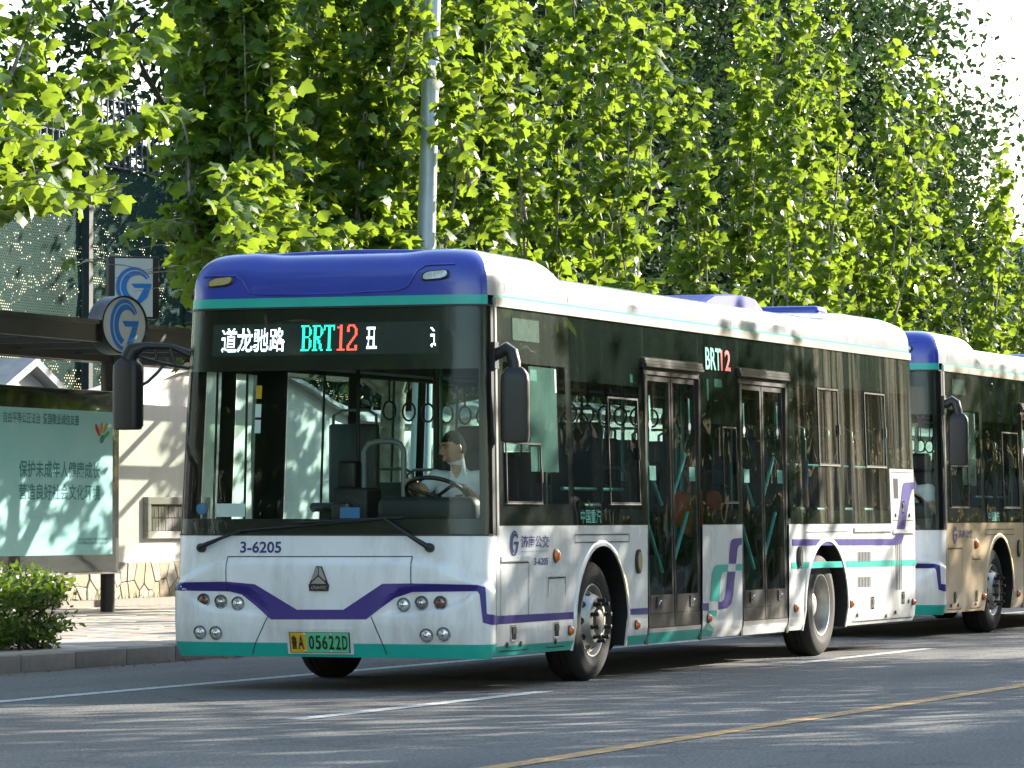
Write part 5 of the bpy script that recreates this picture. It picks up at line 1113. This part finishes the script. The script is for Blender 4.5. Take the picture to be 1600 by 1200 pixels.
def unit(a): return a/np.maximum(1e-9, np.linalg.norm(a, axis=1, keepdims=True))
def leaf_frames(N, tip, rng, up=1.0, tilt=.75):
    n = unit(np.stack([rng.normal(0, tilt, N), rng.normal(0, tilt, N), np.abs(rng.normal(up, .35, N))], 1)); t = unit(tip)
    t = unit(t-n*np.sum(t*n, 1, keepdims=True)+1e-6); return t, n, np.cross(t, n)
def leaves(name, pos, size, fr, tmpls, m, parent, rng, off):
    N = len(pos); ch = rng.integers(0, len(tmpls), N); VV = []; FF = []; RR = []; base = 0
    for k, (T, F) in enumerate(tmpls):
        i = np.nonzero(ch == k)[0]
        if not len(i): continue
        t, n, x = fr[0][i], fr[1][i], fr[2][i]
        v = pos[i][:, None, :]+size[i][:, None, None]*(T[None, :, 0:1]*x[:, None, :]+T[None, :, 1:2]*t[:, None, :]+T[None, :, 2:3]*n[:, None, :])
        VV.append(v.reshape(-1, 3)); f = F[None]+(np.arange(len(i))*len(T))[:, None, None]+base; FF.append(f.reshape(-1, 3)); base += len(i)*len(T)
        RR.append(np.repeat(rng.random(len(i)), len(T)))
    V = np.concatenate(VV)-np.array(off); F = np.concatenate(FF); r = np.concatenate(RR)
    me = bpy.data.meshes.new(name); me.vertices.add(len(V)); me.vertices.foreach_set('co', V.astype(np.float32).ravel()); me.loops.add(F.size); me.loops.foreach_set('vertex_index', F.astype(np.int32).ravel()); me.polygons.add(len(F)); me.polygons.foreach_set('loop_start', np.arange(0, F.size, 3, dtype=np.int32)); me.update(calc_edges=True)
    a = me.attributes.new('rnd', 'FLOAT', 'POINT'); a.data.foreach_set('value', r.astype(np.float32)); me.materials.append(m)
    o = bpy.data.objects.new(name, me); COL.objects.link(o); o.parent = parent; return o
LEAFMESH = []
for T, F in T_PLANE:
    me = bpy.data.meshes.new('leaf'); me.from_pydata([tuple(map(float, v)) for v in T], [], [tuple(map(int, f)) for f in F]); me.materials.append(L_SUN); a = me.attributes.new('rnd', 'FLOAT', 'POINT'); a.data.foreach_set('value', [.3]*len(T)); LEAFMESH.append(me)
def plane_tree(x, y, H, seed, label, group, nsh=20, spread=2.2, ls=.21, dens=1.0, z0=3.0, single=300, extra=(), m=None, tm=None, lean=.22, lowtwig=True):
    rng = np.random.default_rng(seed); rr = random.Random(seed); root = tag(empty('plane_tree', (x, y, .10)), label, 'tree', group); off = (x, y, .10)
    tb = MB(); tb.tube([(0, 0, 0), (.03, .02, 1.0), (.0, .04, 2.0), (.02, .0, z0-.3)], [.20, .17, .155, .15], 14); tb.build('trunk', BARK, root, smooth=60)
    bb = MB(); pos = []; tip = []; siz = []
    def twig(p, d, L, n):
        p = Vector(p); d = Vector(d).normalized(); e = p+d*L+Vector((0, 0, -.10*L)); bb.tube([p, p.lerp(e, .5)+Vector((0, 0, .04*L)), e], [.008, .006, .003], 4, False)
        for k in range(n):
            t = (k+.6)/n; q = p.lerp(e, t)+Vector((rr.gauss(0, .05), rr.gauss(0, .05), rr.gauss(0, .05)+.03)); a = rr.uniform(0, 2*PI)
            pos.append(tuple(q)); tip.append((math.cos(a)+d.x*.8, math.sin(a)+d.y*.8, -.55+rr.gauss(0, .35))); siz.append(ls*(.38+.72*rr.random()**.7))
    def shoot(path, r0, zleaf):
        path = [Vector(p) for p in path]; n = len(path); bb.tube(path, [r0*(1-.8*i/(n-1)) for i in range(n)], 6, False)
        Lc = [0]
        for a, c in zip(path, path[1:]): Lc.append(Lc[-1]+(c-a).length)
        l = 0.1
        while l < Lc[-1]:
            k = min(max(bisect.bisect_right(Lc, l)-1, 0), n-2); p = path[k].lerp(path[k+1], (l-Lc[k])/(Lc[k+1]-Lc[k])); l += rr.uniform(.12, .27)/dens
            if p.z < zleaf: continue
            f = l/Lc[-1]; a = rr.uniform(0, 2*PI); twig(p, (math.cos(a), math.sin(a), .45), rr.uniform(.18, .62)*(1.1-.75*f), rr.randint(6, 11) if f < .85 else 5)
    nl = 5
    for i in range(nl):
        a = 2*PI*i/nl+rr.uniform(-.4, .4); ln = spread*rr.uniform(.45, .8); e = Vector((math.cos(a)*ln, math.sin(a)*ln, z0+rr.uniform(.3, 1.0)))
        b0 = Vector((0, 0, z0-.5)); mid = b0.lerp(e, .5)+Vector((0, 0, .15)); bb.tube([b0, mid, e], [.11, .085, .06], 8)
        for k in range(max(1, nsh//nl)):
            t = rr.uniform(.35, 1.0); s0 = b0.lerp(mid, t*2) if t < .5 else mid.lerp(e, t*2-1); h = H*rr.uniform(.72, 1.02)-s0.z
            oa = a+rr.gauss(0, .8); ln2 = rr.uniform(.0, lean)*h
            pth = [s0+Vector((math.cos(oa)*ln2*math.sin(u*PI/2)+rr.gauss(0, .03), math.sin(oa)*ln2*math.sin(u*PI/2)+rr.gauss(0, .03), h*u)) for u in lin(0, 1, 7)]
            shoot(pth, rr.uniform(.014, .026), z0+rr.uniform(-.1, .5))
        if lowtwig:
            for k in range(12): twig(e+Vector((rr.gauss(0, .4), rr.gauss(0, .4), rr.uniform(-.4, .3))), (math.cos(a+rr.gauss(0, .8)), math.sin(a+rr.gauss(0, .8)), .0), rr.uniform(.5, 1.0), 9)
    for pth in extra: shoot([(p[0]-x, p[1]-y, p[2]-.1) for p in pth], .03, 0)
    bb.build('branches', BARK, root, smooth=60)
    pos = np.array(pos); siz = np.array(siz); fr = leaf_frames(len(pos), np.array(tip), rng); wpos = pos+np.array(off); keep = np.ones(len(pos), bool)
    dd_ = wpos-np.array(CAM); zz_ = dd_ @ np.array(FW); uu_ = 800+FPX*(dd_ @ np.array(RT))/zz_; vv_ = 600-FPX*(dd_ @ np.array(UP))/zz_
    gone = (uu_ > 150) & (uu_ < 268) & (vv_ > 375) & (vv_ < 520); keep[gone] = False          # pruned clear of the stop signs
    if single:
        d = wpos-np.array(CAM); z = d @ np.array(FW); u = 800+FPX*(d @ np.array(RT))/z; v = 600-FPX*(d @ np.array(UP))/z
        sc = siz/z*FPX*np.abs(fr[1] @ np.array(-FW))**.5; rl = np.where(u < 300, 430, 385+np.maximum(0, u-760)*.17); ok = ~gone & (u > 0) & (u < 1600) & (v > 0) & (v < rl) & (sc > 9)
        near = -z+0*sc; order = np.argsort(np.where(ok, z-sc*.12, 1e9))[:single]; order = order[ok[order]]; keep[order] = False
        for i in order:
            o = bpy.data.objects.new('leaf', LEAFMESH[int(rng.integers(0, 4))]); COL.objects.link(o); o.parent = root; s = float(siz[i])
            M = Matrix(((fr[2][i][0]*s, fr[0][i][0]*s, fr[1][i][0]*s, pos[i][0]), (fr[2][i][1]*s, fr[0][i][1]*s, fr[1][i][1]*s, pos[i][1]), (fr[2][i][2]*s, fr[0][i][2]*s, fr[1][i][2]*s, pos[i][2]), (0, 0, 0, 1))); o.matrix_local = M
    tag(leaves('foliage', pos[keep], siz[keep], tuple(q[keep] for q in fr), tm or T_PLANE, m or L_SUN, root, rng, (0, 0, 0)), kind='stuff')
    return len(pos)
def crown_tree(x, y, H, rx, zb, seed, label, group, nclump=60, per=110, ls=.09, cs=.55, m=None, bark=None, name='broadleaf_tree', tm=None):
    rng = np.random.default_rng(seed); rr = random.Random(seed); root = tag(empty(name, (x, y, -.02)), label, 'tree', group); rz = (H-zb)/2; zc = zb+rz
    th = zb+rz*.8; tb = MB(); tb.tube([(rr.gauss(0, .04)*k, rr.gauss(0, .04)*k, th*k/5) for k in range(6)], [.24-.03*k for k in range(6)], 10); tb.build('trunk', bark or BARKD, root, smooth=60)
    bb = MB(); P_ = []; C_ = []
    for i in range(nclump):
        d = unit(rng.normal(size=(1, 3)))[0]; r = rng.uniform(.45, 1.0)**.6; k = 1+.22*rng.normal(); c = np.array([d[0]*rx*r*k, d[1]*rx*r*k, zc+d[2]*rz*r*(1+.12*rng.normal())])
        C_.append(c); n = int(per*rng.uniform(.6, 1.4)); s = cs*rng.uniform(.6, 1.3); P_.append(c+rng.normal(size=(n, 3))*np.array([s, s, s*.7]))
        if i % 2 == 0:
            s0 = Vector((0, 0, rr.uniform(zb*.8, th))); e = Vector(c); bb.tube([s0, s0.lerp(e, .5)+Vector((0, 0, .3)), e], [.07, .045, .012], 5, False)
    bb.build('limbs', bark or BARKD, root, smooth=60); pos = np.concatenate(P_); N = len(pos)
    tip = rng.normal(size=(N, 3))+np.array([0, 0, -.5]); fr = leaf_frames(N, tip, rng, .8, .8)
    tag(leaves('crown', pos, ls*rng.uniform(.6, 1.3, N), fr, tm or T_OVAL, m or L_BG, root, rng, (0, 0, 0)), kind='stuff')
def bez(*p):
    p = [Vector(q) for q in p]; o = []
    for t in lin(0, 1, 8):
        q = p
        while len(q) > 1: q = [a.lerp(c, t) for a, c in zip(q, q[1:])]
        o.append(q[0])
    return o
def on(px, py, y): q = at(px, py, 1, y); return tuple(q)
GK = 'plane trees along the far kerb'
plane_tree(3.2, 6.2, 9.5, 101, 'plane tree whose leafy branches reach in from the left edge above the shelter', GK, nsh=20, spread=2.0, ls=.185, dens=1.2, z0=3.9, lean=.2,
    extra=[bez(on(-60, 310, 6.0), on(40, 280, 5.8), on(200, 220, 5.6)), bez(on(-50, 300, 5.6), on(90, 260, 5.5), on(300, 170, 5.4)), bez(on(-40, 340, 5.8), on(60, 330, 5.6), on(190, 290, 5.5)), bez(on(-30, 250, 5.4), on(90, 150, 5.3), on(260, 60, 5.2)), bez(on(-20, 200, 5.8), on(40, 80, 5.8), on(80, -80, 5.8)), bez(on(130, 250, 6.2), on(160, 100, 6.2), on(200, -60, 6.2)), bez(on(-20, 320, 6.6), on(40, 200, 6.6), on(60, -60, 6.6))])
plane_tree(14.2, 6.8, 10.0, 102, 'dense plane tree hanging low over the front left corner of the bus roof', GK, nsh=32, spread=2.3, ls=.185, z0=3.5, dens=1.4, lean=.22, extra=[bez(on(560, 330, 6.6), on(430, 360, 5.9), on(350, 385, 5.4)), bez(on(540, 300, 6.4), on(400, 330, 5.9), on(335, 330, 5.5)), bez(on(560, 360, 6.6), on(470, 385, 5.9), on(420, 400, 5.4)), bez(on(540, 280, 6.6), on(400, 270, 5.9), on(345, 285, 5.6)), bez(on(600, 340, 6.4), on(560, 375, 5.7), on(480, 392, 5.3)), bez(on(420, 330, 6.0), on(380, 370, 5.6), on(350, 415, 5.4)), bez(on(560, 330, 6.6), on(600, 370, 5.8), on(625, 385, 5.3))])
plane_tree(18.9, 7.2, 10.2, 103, 'plane tree standing directly behind the grey street lamp post', GK, nsh=28, spread=2.3, ls=.185, z0=3.2, dens=1.2, extra=[bez(on(735, 300, 4.9), on(715, 180, 4.8), on(672, 40, 4.7))])
plane_tree(24.2, 7.0, 10.2, 104, 'plane tree above the first door of the nearest bus', GK, nsh=18, spread=2.0, ls=.19, z0=3.1, lean=.14)
plane_tree(33, 7.0, 10.0, 105, 'plane tree above the second door and the roof unit of the nearest bus', GK, nsh=16, spread=1.9, ls=.185, z0=3.0, lean=.13)
plane_tree(39, 7.0, 9.4, 106, 'plane tree with slim upright shoots above the rear wheel of the nearest bus', GK, nsh=15, spread=1.9, ls=.185, z0=2.9, lean=.13)
plane_tree(45.5, 7.0, 8.9, 107, 'plane tree with slim upright shoots above the gap between the two buses', GK, nsh=14, spread=1.8, ls=.185, z0=2.8, lean=.13)
plane_tree(52.5, 7.0, 6.9, 108, 'shorter plane tree above the front of the second bus, at the right edge', GK, nsh=12, spread=1.7, ls=.185, z0=2.7, lean=.13)
for i, (x, y) in enumerate(((-5, 6.5), (-11.5, 6.5), (-18, 6.8), (-24.5, 7.5), (-32, 8.5), (-30, 15), (-42, 16), (-54, 17), (-18, 15))): crown_tree(x, y, 11 if y < 10 else 14, 3.9, 2.6 if y < 10 else 2.2, 120+i, 'plane tree on the far side ahead of the bus, outside the picture', 'trees ahead of the bus, outside the picture', nclump=75, per=80, ls=.24, cs=.6, m=L_OPP, bark=BARK, tm=T_SIMPLE, name='plane_tree')
GO = 'street trees across the road, outside the picture'
for i, (x, y, H, rx, zb) in enumerate(((2.5, -11.4, 10, 4.0, 3.2), (8.5, -11.2, 10, 3.8, 3.0), (15.2, -9.4, 7.9, 2.5, 3.6), (29.5, -10.2, 9.0, 3.0, 3.6), (37, -11.2, 10, 4.0, 3.0), (43, -11, 10.5, 4.2, 3.0), (50, -11, 10.5, 4.2, 3.0), (57, -11, 11, 4.4, 3.0), (67, -11, 11, 4.6, 3.0), (78, -11, 11, 4.8, 3.0), (90, -11, 11, 4.8, 3.0), (-4, -12.5, 10, 3.9, 4.2))):
    crown_tree(x, y, H, rx, zb, 200+i, 'plane tree across the road, outside the picture', GO, nclump=62, per=75, ls=.22, cs=.62, m=L_OPP, bark=BARK, tm=T_SIMPLE, name='plane_tree')
# unseen hedge, added across the road to fill the lower glass reflections
ho = tag(empty('hedge', (60, -14.2, .13)), 'long hedge added across the road, unseen, to fill the glass reflections', 'hedge')
rng = np.random.default_rng(6); N = 16000; pos = np.stack([rng.uniform(-46, 60, N), rng.normal(0, .4, N), rng.uniform(.05, 2.0, N)], 1); fr = leaf_frames(N, rng.normal(size=(N, 3)), rng, .6, .8)
tag(leaves('foliage', pos, .30*rng.uniform(.6, 1.3, N), fr, T_OVAL, L_HEDGE, ho, rng, (0, 0, 0)), kind='stuff')
GB = 'dark trees behind the wall'
BGL = ['dark tree behind the street lamp, seen between the plane leaves', 'dark tree behind the plane tree above the first bus door', 'dark tree filling the gaps above the second bus door', 'tall dark tree behind the shoots above the rear wheel', 'tallest dark tree, its crown against the white sky at upper right', 'dark tree with loose outer twigs against the sky, at the right edge', 'low dark tree behind the second bus at the right edge']
for i, (x, y, H, rx, zb, nc) in enumerate(((34, 16.5, 14, 4.2, 1.5, 95), (41, 15.8, 15, 4.3, 1.5, 95), (48.5, 15.5, 16, 4.4, 1.2, 100), (56, 15.2, 17, 4.4, 1.2, 105), (60.5, 15.0, 17.5, 3.7, 1.2, 105), (67.5, 13.6, 9.8, 3.2, 1.2, 90), (78, 12.0, 7.5, 3.5, .8, 60))):
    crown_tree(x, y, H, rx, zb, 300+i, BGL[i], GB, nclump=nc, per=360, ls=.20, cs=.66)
# clipped hedge at the kerb
hx1 = at(112, 1000, 1, 4.75).x
hg = tag(empty('hedge', (hx1-2.35, 4.75, .13)), 'clipped green box hedge at the kerb in the lower left corner', 'hedge')
rng = np.random.default_rng(5); N = 15000
d = unit(rng.normal(size=(N, 3))); d = np.sign(d)*np.abs(d)**.55; r = rng.uniform(.25, 1, N)**.33*(1+.06*rng.normal(size=N))
lump = 1+.10*np.sin(d[:, 0]*5+1)*np.cos(d[:, 1]*4)+.08*np.sin(d[:, 0]*11+d[:, 2]*7)
pos = d*r[:, None]*lump[:, None]*np.array([1.62, .42, .31])+np.array([0, 0, .34])
spk = rng.integers(0, N, 260); sp_pos = []
for i in spk:
    if d[i, 2] > .2:
        base = d[i]*np.array([1.62, .42, .31])+np.array([0, 0, .34])
        for k in range(9): sp_pos.append(base+np.array([rng.normal(0, .012), rng.normal(0, .012), .015*k]))
pos = np.concatenate([pos, np.array(sp_pos)]); pos = pos[pos[:, 2] > .02]; N = len(pos)
out = unit(pos-np.array([0, 0, .3])); tip = out+rng.normal(size=(N, 3))*.6+np.array([0, 0, .5]); fr = leaf_frames(N, tip, rng, .6, .7)
tag(leaves('foliage', pos, .062*rng.uniform(.6, 1.25, N), fr, T_OVAL, L_HEDGE, hg, rng, (0, 0, 0)), kind='stuff')
b = MB()
for k in range(40):
    x = random.uniform(-1.4, 1.45); b.tube([(x, random.uniform(-.4, .4), 0), (x+random.uniform(-.1, .1), random.uniform(-.5, .5), .4)], [.012, .006], 5, False)
b.build('stems', BARKD, hg)
# weeds at the wall foot
wd = MB(); P_ = []
for i in range(260):
    x = random.uniform(17, 26); h = random.uniform(.04, .22)*(1.5 if 19.5 < x < 20.6 else 1); a = random.uniform(0, 6.3); c = Vector((x, YW-.16-random.uniform(0, .08), .13)); e = c+Vector((math.cos(a)*.07, math.sin(a)*.05-.03, h)); s_ = Vector((.008, 0, 0))
    wd.add([c-s_, c+s_, c.lerp(e, .6)+s_*1.4+Vector((0, 0, .02)), e, c.lerp(e, .6)-s_*1.4+Vector((0, 0, .02))], [(0, 1, 2, 3, 4)])
tag(wd.build('weeds', L_HEDGE), 'thin green weeds growing along the foot of the stone wall base', 'weeds', kind='stuff')
